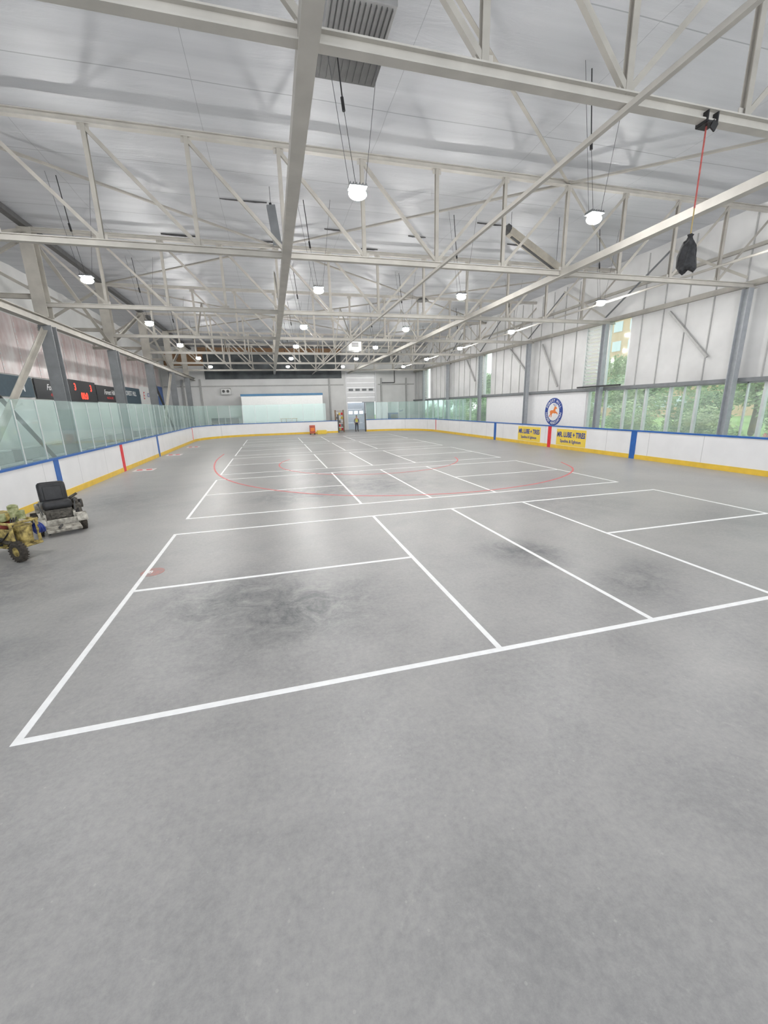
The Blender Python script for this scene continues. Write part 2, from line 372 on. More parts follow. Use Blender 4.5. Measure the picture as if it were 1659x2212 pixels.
def ceil_mat():
    m=bpy.data.materials.new('foil_faced_insulation'); m.use_nodes=True; nt=m.node_tree; b=nt.nodes['Principled BSDF']; N=nt.nodes.new; L=nt.links.new
    tc=N('ShaderNodeTexCoord')
    mp=N('ShaderNodeMapping'); mp.inputs['Scale'].default_value=(0.12,2.2,1); L(tc.outputs['Object'],mp.inputs[0])
    n=N('ShaderNodeTexNoise'); n.inputs['Scale'].default_value=1.3; n.inputs['Detail'].default_value=5; L(mp.outputs[0],n.inputs['Vector'])
    rp=N('ShaderNodeValToRGB'); e=rp.color_ramp.elements; e[0].position=0.25; e[0].color=(0.465,0.478,0.505,1); e[1].position=0.75; e[1].color=(0.56,0.572,0.598,1)
    L(n.outputs['Fac'],rp.inputs[0])
    sx=N('ShaderNodeSeparateXYZ'); L(tc.outputs['Object'],sx.inputs[0])
    def seam(out,per,wd,off=0.0):
        o_=N('ShaderNodeMath'); o_.operation='ADD'; L(out,o_.inputs[0]); o_.inputs[1].default_value=off
        a=N('ShaderNodeMath'); a.operation='DIVIDE'; L(o_.outputs[0],a.inputs[0]); a.inputs[1].default_value=per
        f_=N('ShaderNodeMath'); f_.operation='FRACT'; L(a.outputs[0],f_.inputs[0])
        l=N('ShaderNodeMath'); l.operation='LESS_THAN'; L(f_.outputs[0],l.inputs[0]); l.inputs[1].default_value=wd/per
        return l.outputs[0]
    s1=seam(sx.outputs['X'],4.25,0.012,1.0); s2=seam(sx.outputs['Y'],PWD,0.024,4.0)
    mxx=N('ShaderNodeMath'); mxx.operation='MAXIMUM'; L(s1,mxx.inputs[0]); L(s2,mxx.inputs[1])
    mu=N('ShaderNodeMath'); mu.operation='MULTIPLY'; L(mxx.outputs[0],mu.inputs[0]); mu.inputs[1].default_value=0.7
    mix=N('ShaderNodeMixRGB'); L(mu.outputs[0],mix.inputs[0]); L(rp.outputs[0],mix.inputs[1]); mix.inputs[2].default_value=(0.25,0.26,0.28,1)
    L(mix.outputs[0],b.inputs['Base Color']); b.inputs['Roughness'].default_value=0.48; b.inputs['Metallic'].default_value=0.12
    mp2=N('ShaderNodeMapping'); mp2.inputs['Scale'].default_value=(0.35,1.6,1); mp2.inputs['Rotation'].default_value=(0,0,0.15); L(tc.outputs['Object'],mp2.inputs[0])
    n2=N('ShaderNodeTexNoise'); n2.inputs['Scale'].default_value=2.0; n2.inputs['Detail'].default_value=8; n2.inputs['Roughness'].default_value=0.62; n2.inputs['Distortion'].default_value=0.8; L(mp2.outputs[0],n2.inputs['Vector'])
    bp=N('ShaderNodeBump'); bp.inputs['Strength'].default_value=0.4; bp.inputs['Distance'].default_value=0.045; L(n2.outputs['Fac'],bp.inputs['Height']); L(bp.outputs[0],b.inputs['Normal'])
    return m
mk(bm,'ceiling',ceil_mat(),kind='structure',smooth=True,label='silver-grey foil insulation ceiling with seams')
for i,(fx,fs) in enumerate([(2.6,13),(6.0,13),(-1.0,12),(8.2,12),(0.2,14),(10.5,13),(-3.5,14),(4.4,14)]):
    bm=NB(); L_=random.uniform(0.7,1.5); n=8; a=[];b_=[]
    for j in range(n+1):
        t=j/n; dz=-0.035*math.sin(math.pi*t)*random.uniform(0.3,1)
        a.append(bm.verts.new((t*L_,0,0.06))); b_.append(bm.verts.new((t*L_,0.01,dz-0.01)))
    for j in range(n): bm.faces.new((a[j],a[j+1],b_[j+1],b_[j]))
    mk(bm,'torn_insulation_flap',M_dark,label='dark torn flap of ceiling insulation hanging from a seam',cat='torn insulation',group='torn insulation flaps',loc=(fx,-4+PWD*fs,ZC-0.03))

# right wall
bm=NB()
segs=[(-4,5.0),(20.2,31.8),(47.2,WE+0.2)]
for a,b_ in segs: bx(bm,WX,WX+0.25,a,b_,0,3.23)
for a,b_ in ((5.0,20.2),(31.8,47.2)): bx(bm,WX,WX+0.25,a,b_,0,1.02)
tall=[(17.7,20.75),(31.2,33.6),(44.6,47.0)]
prev=-4
for a,b_ in tall:
    bx(bm,WX,WX+0.25,prev,a,3.23,6.75); prev=b_
bx(bm,WX,WX+0.25,prev,WE+0.2,3.23,6.75)
bx(bm,WX,WX+0.25,-4,WE+0.2,6.75,ZC+0.1)
mk(bm,'wall_right',M_wall,kind='structure',label='white panelled side wall')
bm=NB()
y=-3.0
while y<WE:
    if not any(a-0.05<y<b_+0.05 for a,b_ in tall): bx(bm,WX-0.04,WX,y-0.02,y+0.02,3.3,9.2)
    y+=1.117
mk(bm,'trim_1',M_seam,kind='structure',label='vertical wall battens')
bm=NB(); bx(bm,WX-0.20,WX,-4,WE,3.23,3.38); bx(bm,WX-0.12,WX,-4,WE,1.0,1.06)
mk(bm,'trim_2',M_gray,kind='structure',label='grey horizontal ledge above the windows')
bm=NB(); bx(bm,WX-0.14,WX,-4,WE,6.60,6.80); bx(bm,WX-0.12,WX,-4,WE,7.9,8.02)
mk(bm,'trim_3',M_steel,kind='structure',label='horizontal wall girt')
bm=NB(); bx(bm,WX-0.03,WX,20.3,31.7,1.08,3.2)
mk(bm,'trim_4',mat('clean_white_panel',(0.84,0.84,0.85),0.35,var=0.02),kind='structure',label='clean white smooth wall panel behind the round emblem')
wi=1
def window(y0,y1,z0,z1,nm=1,louvre=False):
    global wi
    bm=NB(); t=0.05; xa,xb=WX+0.05,WX+0.15
    bx(bm,xa,xb,y0,y1,z0,z0+t); bx(bm,xa,xb,y0,y1,z1-t,z1)
    bx(bm,xa-0.05,xb,y0,y0+t,z0,z1); bx(bm,xa-0.05,xb,y1-t,y1,z0,z1)
    for i in range(1,nm): yy=y0+(y1-y0)*i/nm; bx(bm,xa,xb,yy-0.02,yy+0.02,z0,z1)
    o=mk(bm,'window_%d'%wi,M_alu,kind='structure',label='aluminium-framed window onto greenery'); wi+=1
    if louvre:
        bm=NB(); z=z0+0.12
        while z<z1-0.1:
            box(bm,((xa+xb)/2-0.02,(y0+y1)/2,z),(0.19,(y1-y0)-0.1,0.015),Matrix.Rotation(math.radians(55),4,'Y')); z+=0.2
        mk(bm,'louvre_slats',M_white,parent=o)
    bm=NB(); bx(bm,WX+0.135,WX+0.145,y0+t,y1-t,z0+t,z1-t); mk(bm,'pane',M_win,parent=o)
n=12
for i in range(n):
    a=5.0+(15.2)*i/n; window(a,a+15.2/n,1.06,3.23,2 if i%2 else 1)
for i in range(10):
    a=31.8+15.4*i/10; window(a,a+15.4/10,1.06,3.23,1)
for a,b_ in tall:
    m_=(a+b_)/2; window(a,m_-0.1,3.4,6.7,1); window(m_+0.1,b_,3.4,6.7,1,louvre=True)
# left wall
M_pink=mat('pinkish_reflective_panel',(0.74,0.56,0.55),0.35,0.05,var=0.12,scale=1.1,stretch=(1,1.5,0.8),col2=(0.92,0.87,0.86))
bm=NB(); bx(bm,WL-0.25,WL,-4,WE+0.2,0,ZC+0.1)
mk(bm,'wall_left',mat('bright_side_wall',(0.74,0.74,0.73),0.6,var=0.08,scale=0.6),kind='structure',label='white side wall behind the viewing area')
y=10.0
src=None
while y<WE-2:
    if src is None:
        bm=NB(); bx(bm,0,0.05,0,1.47,0,2.6,0.01)
        src=mk(bm,'wall_cladding_panel',M_pink,label='pinkish reflective cladding panel on the upper wall',cat='wall panel',group='pinkish cladding panels',loc=(WL,y,4.45))
        bm=NB()
        zz=0.15
        rr=random.Random(4)
        while zz<2.2:
            hh=rr.uniform(0.08,0.2); bx(bm,0.05,0.058,0.02+rr.uniform(0,0.03),0.09,zz,zz+hh); zz+=hh+rr.uniform(0.03,0.12)
        mk(bm,'silver_tape',M_white,parent=src)
    else: dup(src,(WL,y,4.45))
    y+=1.5
# end wall
bm=NB(); bx(bm,WL,8.9,WE,WE+0.25,0,ZC+0.1); bx(bm,12.5,WX,WE,WE+0.25,0,ZC+0.1); bx(bm,8.9,12.5,WE,WE+0.25,6.6,ZC+0.1)
mk(bm,'wall_far',mat('white_end_wall',(0.70,0.70,0.69),0.6,var=0.08,scale=0.6),kind='structure',label='white end wall with tall overhead door')
bm=NB()
bx(bm,-6.6,8.4,WE-0.1,WE,6.0,8.75)
for i in range(6): bx(bm,-6.6+i*2.96,-6.5+i*2.96,WE-0.14,WE-0.1,6.0,8.75)
mk(bm,'trim_5',M_darkwall,kind='structure',label='dark grey mezzanine screen high on the end wall')
bm=NB(); bx(bm,-10.5,-6.6,WE-0.1,WE,7.4,8.8); mk(bm,'trim_6',M_brown,kind='structure',label='brown board high on the end wall')
bm=NB(); bx(bm,8.4,15.5,WE-0.1,WE,7.7,8.9); mk(bm,'trim_7',M_gray,kind='structure',label='grey board above the overhead door')
bm=NB(); beam(bm,(-7,WE-0.4,9.0),(8.4,WE-0.4,9.0),'box',0.3,0.42)
mk(bm,'timber_header_beam',M_brown,label='brown timber beam under the roof at the end wall',cat='beam')
# conduits and pilasters on end wall
for i,x in enumerate((-9.0,-7.2,6.9,13.2,16.4)):
    bm=NB(); bx(bm,-0.09,0.09,-0.16,0,0,6.0); bx(bm,-0.15,0.15,-0.18,0,0,0.1); mk(bm,'wall_post',M_seam,label='grey steel post against the end wall',cat='post',group='posts on the end wall',loc=(x,WE-0.005,0))
bm=NB(); bx(bm,WL+0.1,8.6,WE-0.07,WE,5.2,5.32); bx(bm,12.8,WX-0.1,WE-0.07,WE,5.2,5.32); mk(bm,'trim_8',M_seam,kind='structure',label='grey horizontal rail on the end wall')
bm=NB()
for i in range(6): bx(bm,8.92,12.48,WE+0.05,WE+0.11,3.25+i*0.56,3.25+i*0.56+0.545)
for x in (8.9,12.5): bx(bm,x-0.08,x+0.08,WE-0.08,WE+0.02,0,6.7)
d1=mk(bm,'door_1',M_board,kind='structure',label='white sectional overhead door panels')
bm=NB()
for i in range(4): bx(bm,9.2+i*0.82,9.75+i*0.82,WE+0.035,WE+0.05,4.55,4.8)
mk(bm,'door_window',M_gray,parent=d1)
M_dblue=mat('pale_blue_door',(0.62,0.70,0.80),0.4,var=0.04)
bm=NB()
for i in range(4): bx(bm,8.96,11.1,WE+0.3,WE+0.36,0+i*0.8,0.785+i*0.8)
d2=mk(bm,'door_2',M_dblue,kind='structure',label='pale blue sectional door with small windows')
M_bright=mat('daylight_pane',(0.9,0.93,0.95),0.3,emit=(0.9,0.95,1),es=0.9)
bm=NB()
for i in range(3): bx(bm,9.15+i*0.66,9.6+i*0.66,WE+0.28,WE+0.3,1.85,2.2)
mk(bm,'door_window',M_bright,parent=d2)
bm=NB(); bx(bm,11.1,12.7,WE+1.5,WE+1.6,0,3.4)
mk(bm,'wall_passage',M_gray,kind='structure',label='grey passage wall behind the door opening')
root=empty('white_enclosure',(1.35,47.6,0),'white flat-roofed enclosure with blue top trim behind the boards','booth')
bm=NB(); bx(bm,-4.25,4.25,-1.0,1.0,0,4.05)
for i in range(1,4): bx(bm,-4.25+i*2.12-0.01,-4.25+i*2.12+0.01,-1.012,-1.0,1.3,4.0)
mk(bm,'body',mat('pale_panel',(0.86,0.86,0.85),0.4,var=0.03),parent=root)
bm=NB(); bx(bm,-4.3,4.3,-1.06,1.04,4.05,4.27); mk(bm,'top_trim',mat('blue_trim',(0.05,0.17,0.32),0.4),parent=root)

# ------------------------------------------------------------------ steel structure
TZ=6.59; TH=2.42; NP=12; PW=25.5/NP
tr=empty('roof_truss',(5.0,bays[0],TZ),'off-white painted steel roof truss with diagonal webbing','roof truss',group='roof trusses')
bm=NB(); beam(bm,(-12.75,0,0.0),(12.75,0,0.0),'I',0.14,0.15,0.02); mk(bm,'bottom_chord',M_steelw,parent=tr)
bm=NB(); beam(bm,(-12.75,0,TH),(12.75,0,TH),'I',0.14,0.14,0.02); mk(bm,'top_chord',M_steelw,parent=tr)
vm=None
for i in range(NP+1):
    x=-12.75+PW*i
    if vm is None:
        bm=NB(); beam(bm,(0,0,0.07),(0,0,TH-0.07),'I',0.095,0.095,0.012); o=mk(bm,'web_post',M_steel,parent=tr,loc=(x,0,0)); vm=o.data
    else:
        o=bpy.data.objects.new('web_post',vm); o.location=(x,0,0); COL.objects.link(o); o.parent=tr
dm=[None,None]
for i in range(NP):
    sgn=0 if i<NP//2 else 1; x=-12.75+PW*i
    if dm[sgn] is None:
        bm=NB()
        a=(0,0,TH-0.1) if sgn==0 else (0,0,0.08); b_=(PW,0,0.08) if sgn==0 else (PW,0,TH-0.1)
        beam(bm,a,b_,'L',0.08,0.08,0.014,up=(0,1,0)); 
        o=mk(bm,'web_diagonal',M_steel,parent=tr,loc=(x,0,0)); dm[sgn]=o.data
    else:
        o=bpy.data.objects.new('web_diagonal',dm[sgn]); o.location=(x,0,0); COL.objects.link(o); o.parent=tr
bm=NB()
for i in range(NP+1):
    x=-12.75+PW*i
    box(bm,(x,0,0.12),(0.24,0.016,0.12)); box(bm,(x,0,TH-0.12),(0.24,0.016,0.12))
o=mk(bm,'gusset_plates',M_steelw,parent=tr); o['kind']='stuff'
for y in bays[1:]: dup(tr,(5.0,y,TZ))
for x,wd,hh,kd,zz in ((0.75,0.22,0.18,'U',-0.02),(9.25,0.20,0.18,'U',-0.02),(5.0,0.075,0.075,'L',-0.12)):
    bm=NB(); beam(bm,(0,-2-22,0),(0,WE-0.1-22,0),kd,wd,hh,0.02)
    mk(bm,'roof_beam',M_steelw,label='long off-white painted steel beam running the length of the roof' if wd>0.15 else 'slender off-white steel tie beam running the length of the roof',cat='beam',loc=(x,22,TZ+zz))
bracex=[-7.75,0.75,9.25,17.6]
for b in range(len(bays)-1):
    par=b%2
    for i in range(3):
        ya,yb=(bays[b],bays[b+1])
        n0,n1=i,i+1
        lo=(n0%2==(0 if par else 1))
        p=(bracex[n0],ya if lo else yb,TZ+TH+0.02); q=(bracex[n1],yb if lo else ya,TZ+TH+0.02)
        mid=(Vector(p)+Vector(q))/2
        bm=NB(); beam(bm,Vector(p)-mid,Vector(q)-mid,'L',0.08,0.08,0.014)
        mk(bm,'roof_brace',M_steel,label='off-white steel angle brace between roof trusses',cat='brace',group='roof plane braces',loc=mid)
for x in (0.75,9.25,5.0,-3.5,13.5):
    for b in range(2,len(bays)-1):
        if (b+int(x))%2: continue
        for s_ in (0,1):
            ym=(bays[b]+bays[b+1])/2
            p=Vector((x,bays[b] if s_==0 else bays[b+1],TZ+0.1)); q=Vector((x,ym,TZ+TH+0.05)); mid=(p+q)/2
            bm=NB(); beam(bm,p-mid,q-mid,'L',0.07,0.07,0.012); mk(bm,'sway_brace',M_steel,label='off-white steel sway brace between trusses',cat='brace',group='sway braces',loc=mid)
# columns left
CLX=-7.75
root=None
for y in bays:
    if root is None:
        root=empty('steel_column',(CLX,y,0),'grey steel column with off-white upper section behind rink glass','column',group='columns beside the viewing area')
        bm=NB(); beam(bm,(0,0,0),(0,0,5.86),'I',0.42,0.40,0.03); bx(bm,-0.27,0.27,-0.27,0.27,0,0.03); mk(bm,'lower_shaft',M_gray,parent=root)
        bm=NB(); beam(bm,(0,0,6.14),(0,0,9.02),'I',0.42,0.44,0.03); mk(bm,'upper_shaft',M_steel,parent=root)
    else: dup(root,(CLX,y,0))
bm=NB(); beam(bm,(0,-24,0),(0,WE-22.02,0),'I',0.26,0.27,0.02); mk(bm,'eaves_girder',M_steel,label='off-white steel girder spanning between side columns',cat='beam',loc=(CLX,22,6.0))
bm=NB(); beam(bm,(0,-24,0),(0,WE-22.02,0),'box',0.22,0.18); mk(bm,'eaves_girder',M_dark,label='dark steel plate girder along the top of side columns',cat='beam',loc=(CLX,22,9.12))
for b in range(len(bays)-1):
    y0,y1=bays[b]+0.22,bays[b+1]-0.22
    L_=[((y0,6.25),(y1,8.9))] if b%2 else [((y0,8.9),(y1,6.25))]
    if b in (1,4): L_+= [((y0,0.4),(y1,5.75)),((y0,5.75),(y1,0.4))]
    for (a,za),(b2,zb) in L_:
        p=Vector((CLX,a,za)); q=Vector((CLX,b2,zb)); mid=(p+q)/2
        low=za<6 and zb<6
        if low and za>zb: p.x-=0.16; q.x-=0.16; mid=(p+q)/2
        bm=NB(); beam(bm,p-mid,q-mid,'L',0.15,0.15,0.02)
        mk(bm,'wall_brace',(M_dark if (low and za>zb) else M_steel),label='steel angle brace between side columns',cat='brace',group='side wall braces',loc=mid)
for y in bays[1:]:
    for s_ in (1,-1):
        bm=NB(); beam(bm,(-1.5,0,-0.9*s_),(1.5,0,0.9*s_),'L',0.1,0.1,0.016,up=(0,1,0))
        mk(bm,'knee_brace',M_steel,label='off-white steel knee brace over the viewing area',cat='brace',group='knee braces',loc=(CLX-1.6,y+0.06*s_,7.9))
    bm=NB(); beam(bm,(-1.55,0,0),(1.55,0,0),'I',0.14,0.16,0.02); mk(bm,'side_rafter',M_steel,label='off-white steel rafter over the viewing area',cat='beam',group='side rafters',loc=(CLX-1.62,y,6.85))
M_riser=mat('riser_grey',(0.35,0.37,0.37),0.7)
for i,y in enumerate((17.0,22.0,27.0,32.0,37.0)):
    root=empty('bleacher_bench',(-9.6,y,0),'stepped grey bleacher bench in the viewing area','bench',group='bleachers behind the glass')
    bm=NB()
    for k in range(3): bx(bm,-1.0+0.0,0.95-0.62*k,-2.2,2.2,0.0+0.45*k,0.43+0.45*k)
    mk(bm,'riser',M_riser,parent=root)
    bm=NB()
    for k in range(3): bx(bm,0.62-0.62*k,0.92-0.62*k,-2.2,2.2,0.44+0.45*k,0.49+0.45*k)
    mk(bm,'seat_plank',M_alu,parent=root)
# right columns
root=None
for y in bays:
    if root is None:
        bm=NB(); beam(bm,(0,0,0),(0,0,6.5),'I',0.24,0.26,0.02); bx(bm,-0.16,0.16,-0.2,0.2,0,0.03)
        root=mk(bm,'steel_column',mat('grey_column_steel',(0.36,0.38,0.40),0.5),label='blue-grey steel column against the panelled wall',cat='column',group='columns along the window wall',loc=(WX-0.36,y,0))
    else: dup(root,(WX-0.36,y,0))
for (ya,za,yb,zb) in ((24.6,6.3,22.8,3.6),(28.4,6.5,26.0,4.6),(15.6,6.4,13.6,4.3),(35.5,6.5,33.8,4.6)):
    p=Vector((WX-0.12,ya,za)); q=Vector((WX-0.12,yb,zb)); mid=(p+q)/2
    bm=NB(); beam(bm,p-mid,q-mid,'box',0.08,0.1); mk(bm,'wall_brace',M_seam,label='grey diagonal brace on the white panelled wall',cat='brace',loc=mid)
for b in range(1,len(bays)-1):
    for h_ in (0,1):
        ym=(bays[b]+bays[b+1])/2
        p=Vector((WX-0.45,bays[b] if h_==0 else bays[b+1],6.85)); q=Vector((WX-0.45,ym,8.85)); mid=(p+q)/2
        bm=NB(); beam(bm,p-mid,q-mid,'L',0.09,0.09,0.014); mk(bm,'eaves_brace',M_gray if h_ else M_steel,label='steel angle brace along the wall top',cat='brace',group='eaves braces',loc=mid)
bm=NB(); bx(bm,-0.05,0.05,-1.5,1.5,-0.04,0.04); 
for yy in (-1.2,0,1.2): bx(bm,-0.02,0.14,yy-0.03,yy+0.03,-0.04,0.02)
mk(bm,'curtain_rail',M_black,label='black rail bracketed to the wall ledge',cat='rail',loc=(WX-0.60,18.9,3.42))
bm=NB(); cyl(bm,(0,-22,0),(0,26,0),0.04,10); mk(bm,'sprinkler_pipe',M_steelw,label='thin off-white sprinkler pipe under the roof',cat='pipe',loc=(14.2,22,TZ+0.14))

# ------------------------------------------------------------------ lamps
lamp=None
LZ=6.57
for x in (-5.0,1.95,7.3,13.6):
    for k in range(6):
        y=8.75+6.7*k
        if lamp is None:
            lamp=empty('hanging_lamp',(x,y,LZ),'bright rectangular floodlight hanging on wires from the roof','lamp',group='hanging floodlights')
            bm=NB(); bx(bm,-0.17,0.17,-0.12,0.12,0.09,0.12,0.012)
            for i in range(6): bx(bm,-0.16+i*0.06,-0.145+i*0.06,-0.11,0.11,0.12,0.15)
            mk(bm,'housing',M_gray,parent=lamp)
            bm=NB(); sph(bm,(0,0,0),0.17,(1.0,0.8,0.52),20,12); mk(bm,'lens',M_lamp,parent=lamp,smooth=True)
            for s in (-1,1):
                bm=NB(); cyl(bm,(s*0.15,0,0.10),(s*0.55,0,ZC-LZ-0.03),0.005,6); mk(bm,'suspension_wire',M_wire,parent=lamp)
            bm=NB(); cyl(bm,(-0.02,0.02,0.13),(-0.2,0.05,1.4),0.005,6); cyl(bm,(-0.2,0.05,1.4),(-0.32,0.08,2.7),0.012,8); cyl(bm,(-0.19,0.05,1.3),(-0.215,0.05,1.5),0.03,10)
            mk(bm,'power_cord',M_black,parent=lamp)
        else: dup(lamp,(x,y,LZ))

# ------------------------------------------------------------------ ceiling units
root=empty('ceiling_heater',(1.95,8.2,8.75),'grey box heater unit with grille mounted under the ceiling','heater')
bm=NB(); bx(bm,-0.55,0.55,-0.4,0.4,0,0.5,0.02); mk(bm,'casing',mat('grey_metal',(0.30,0.30,0.30),0.4),parent=root)
bm=NB()
for i in range(12): box(bm,(-0.48+i*0.087,0,-0.02),(0.012,0.7,0.04))
mk(bm,'grille',M_dark,parent=root)
bm=NB(); bx(bm,-0.62,0.62,-0.38,0.38,-0.06,0.03)
for i in range(9): bx(bm,-0.55+i*0.137,-0.53+i*0.137,-0.33,0.33,-0.075,-0.06)
mk(bm,'ceiling_vent',M_dark,label='dark rectangular vent opening in the foil ceiling',cat='vent',loc=(2.1,9.85,ZC-0.08))
root=empty('tube_heater',(10.0,15.0,8.15),'beige metal trough heater hung at an angle under the roof','heater')
bm=NB(); beam(bm,(-1.08,0,0.55),(1.08,0,-0.55),'box',0.30,0.22,0.015); beam(bm,(-1.02,-0.16,0.45),(1.02,-0.16,-0.6),'box',0.02,0.06); mk(bm,'reflector',mat('beige_trough',(0.42,0.39,0.33),0.5),parent=root)
bm=NB(); box(bm,(-1.17,0,0.60),(0.16,0.30,0.24),Matrix.Rotation(0.47,4,'Y')); cyl(bm,(-1.0,-0.02,0.38),(1.0,-0.02,-0.64),0.05,10); mk(bm,'burner',M_dark,parent=root)
bm=NB(); cyl(bm,(-1.0,0,0.55),(-1.0,0,1.17),0.008,6); cyl(bm,(1.0,0,-0.45),(1.0,0,1.17),0.008,6); mk(bm,'hanger_chain',M_wire,parent=root)
root=empty('tube_heater',(0.62,15.0,8.25),'dark trough heater hanging steeply under the roof','heater')
bm=NB(); beam(bm,(-0.06,0,0.55),(0.06,0,-0.55),'U',0.26,0.16,0.012); mk(bm,'reflector',M_gray,parent=root)
bm=NB(); cyl(bm,(-0.07,0,0.62),(0.06,0,-0.5),0.04,8); mk(bm,'burner',M_black,parent=root)
bm=NB(); cyl(bm,(-0.06,0,0.55),(-0.06,0,1.07),0.008,6); mk(bm,'hanger_chain',M_wire,parent=root)
root=empty('unit_heater',(6.45,32.0,7.05),'white boxy fan heater hanging between trusses','heater')
bm=NB(); bx(bm,-0.48,0.48,-0.35,0.35,-0.33,0.33,0.04); bx(bm,-0.3,0.3,-0.42,-0.34,-0.33,-0.1,0.02); mk(bm,'casing',M_white,parent=root)
bm=NB()
for i in range(4): box(bm,(0.0,-0.37,-0.02+i*0.075),(0.5,0.03,0.035))
mk(bm,'fan_grille',M_dark,parent=root)
bm=NB(); 
for s in (-0.4,0.4): cyl(bm,(s,0,0.3),(s,0,2.25),0.01,6)
mk(bm,'hanger_rod',M_wire,parent=root)
root=empty('hanging_speaker',(8.0,21.5,7.9),'small dark round ceiling speaker hanging on a rod','speaker')
bm=NB(); cyl(bm,(0,0,-0.06),(0,0,0.06),0.32,20,0.2); mk(bm,'dish',M_dark,parent=root)
bm=NB(); cyl(bm,(0,0,0.06),(0,0,1.4),0.012,6); mk(bm,'rod',M_wire,parent=root)
root=empty('hanging_bag',(6.45,5.6,4.60),'black fabric bag hanging on red strap from roof truss','bag')
bm=NB()
rings=[(0,0.11,0.09),(0.03,0.15,0.11),(0.18,0.145,0.10),(0.30,0.12,0.09),(0.38,0.10,0.07),(0.43,0.045,0.05),(0.47,0.03,0.03),(0.50,0.05,0.04),(0.51,0.01,0.01)]
rw=[]
for i,(z,a,b_) in enumerate(rings): rw.append([bm.verts.new((a*math.cos(t*math.pi/8)*(1+0.14*math.sin(5*t+i*1.7)),b_*math.sin(t*math.pi/8)*(1+0.2*math.sin(3*t+i)),z+0.035*math.sin(1.2*t+1)*(1 if z<0.4 else 0.2))) for t in range(16)])
for i in range(len(rw)-1):
    for j in range(16): bm.faces.new((rw[i][j],rw[i][(j+1)%16],rw[i+1][(j+1)%16],rw[i+1][j]))
bm.faces.new(rw[0]); bm.faces.new(rw[-1]); mk(bm,'bag_body',mat('black_fabric',(0.03,0.03,0.032),0.8,var=0.5,scale=14,bump=0.6),parent=root)
bm=NB(); beam(bm,(0,0,0.5),(0,0,0.85),'box',0.014,0.01); mk(bm,'cord',mat('gold_cord',(0.4,0.3,0.12),0.6),parent=root)
bm=NB(); beam(bm,(0,0,0.85),(0,0,1.91),'box',0.010,0.020); mk(bm,'strap',mat('faded_red_strap',(0.45,0.10,0.09),0.7,var=0.3,scale=20),parent=root)
bm=NB(); box(bm,(0,0,1.885),(0.18,0.18,0.02)); box(bm,(0.09,0,1.95),(0.02,0.18,0.14)); box(bm,(-0.09,0,1.95),(0.02,0.18,0.14)); box(bm,(0.03,-0.09,1.84),(0.10,0.02,0.11),Matrix.Rotation(0.5,4,'Y')); mk(bm,'clamp',M_black,parent=root)

# ------------------------------------------------------------------ round emblem on wall
root=empty('club_emblem',(WX-0.034,23.05,2.06),'round blue and white club emblem with orange leaping stag','sign')
bm=NB(); cyl(bm,(0,0,0),(-0.02,0,0),0.86,48); mk(bm,'ring',M_navy,parent=root)
bm=NB(); cyl(bm,(-0.02,0,0),(-0.026,0,0),0.56,48); mk(bm,'centre_disc',M_white,parent=root)
bm=NB()
def ringtext(s,r,a0,a1,flip=False):
    n=len(s)
    for i,ch in enumerate(s):
        if ch==' ': continue
        a=math.radians(a0+(a1-a0)*i/(n-1))
        pos=(r*math.cos(a),r*math.sin(a))
        rot=a-math.pi/2 if not flip else a+math.pi/2
        text_bm(bm,ch,0.22,FR((-0.024,0,0)) @ Matrix.Translation((pos[0],pos[1],0)) @ Matrix.Rotation(rot,4,'Z'),0.003,bold=0.004)
ringtext('FOREST HILL',0.70,155,25); ringtext('HOCKEY ASSOCIATION',0.71,190,350,True)
mk(bm,'lettering',M_white,parent=root,recalc=False)
bm=NB()
FRm=FR((-0.026,0,0))
stag=[(-0.42,-0.30),(-0.30,-0.12),(-0.36,0.02),(-0.22,0.10),(-0.02,0.10),(0.06,0.24),(0.10,0.34),(0.20,0.33),(0.34,0.24),(0.32,0.18),(0.20,0.18),(0.20,0.04),(0.36,-0.02),(0.44,-0.14),(0.38,-0.16),(0.30,-0.08),(0.14,-0.10),(-0.04,-0.08),(-0.12,-0.14),(-0.16,-0.34),(-0.22,-0.34),(-0.22,-0.14),(-0.36,-0.34)]
poly(bm,stag,FRm,0.005)
mk(bm,'stag_figure',M_orange,parent=root)
bm=NB()
for pts in ([(0.10,0.34),(0.02,0.44),(-0.02,0.52),(0.01,0.53),(0.06,0.44),(0.14,0.36)],[(0.18,0.34),(0.20,0.46),(0.16,0.53),(0.20,0.53),(0.24,0.45),(0.22,0.33)],[(0.04,0.42),(-0.08,0.44),(-0.08,0.46),(0.04,0.45)]): poly(bm,pts,FRm,0.006)
mk(bm,'antlers',M_navy,parent=root)

# ------------------------------------------------------------------ signs on left wall
def sign(y0,y1,z0,z1,bgm,lines,lab,group=None):
    yc=(y0+y1)/2; zc=(z0+z1)/2
    bm=NB(); bx(bm,-0.03,0.0,y0-yc,y1-yc,z0-zc,z1-zc)
    o=mk(bm,'banner_sign',bgm,label=lab,cat='sign',loc=(WL+0.09,yc,zc))
    bm=NB(); bx(bm,-0.09,-0.03,y0-yc+0.1,y0-yc+0.16,-0.1,0.1); bx(bm,-0.09,-0.03,y1-yc-0.16,y1-yc-0.1,-0.1,0.1); mk(bm,'bracket',M_gray,parent=o)
    for (s,size,dy,dz,mm,sh) in lines:
        bm=NB(); text_bm(bm,s,size,FL((0.004,dy,dz)),0.003,shear=sh,bold=0.004); mk(bm,'lettering',mm,parent=o,recalc=False)
M_blk=mat('black_banner',(0.03,0.03,0.035),0.5)
M_slate=mat('dark_teal_banner',(0.05,0.09,0.12),0.5)
M_rled=mat('red_led',(1,0.05,0.03),0.4,emit=(1,0.04,0.02),es=2.5)
M_redt=mat('red_lettering',(0.7,0.05,0.05),0.5)
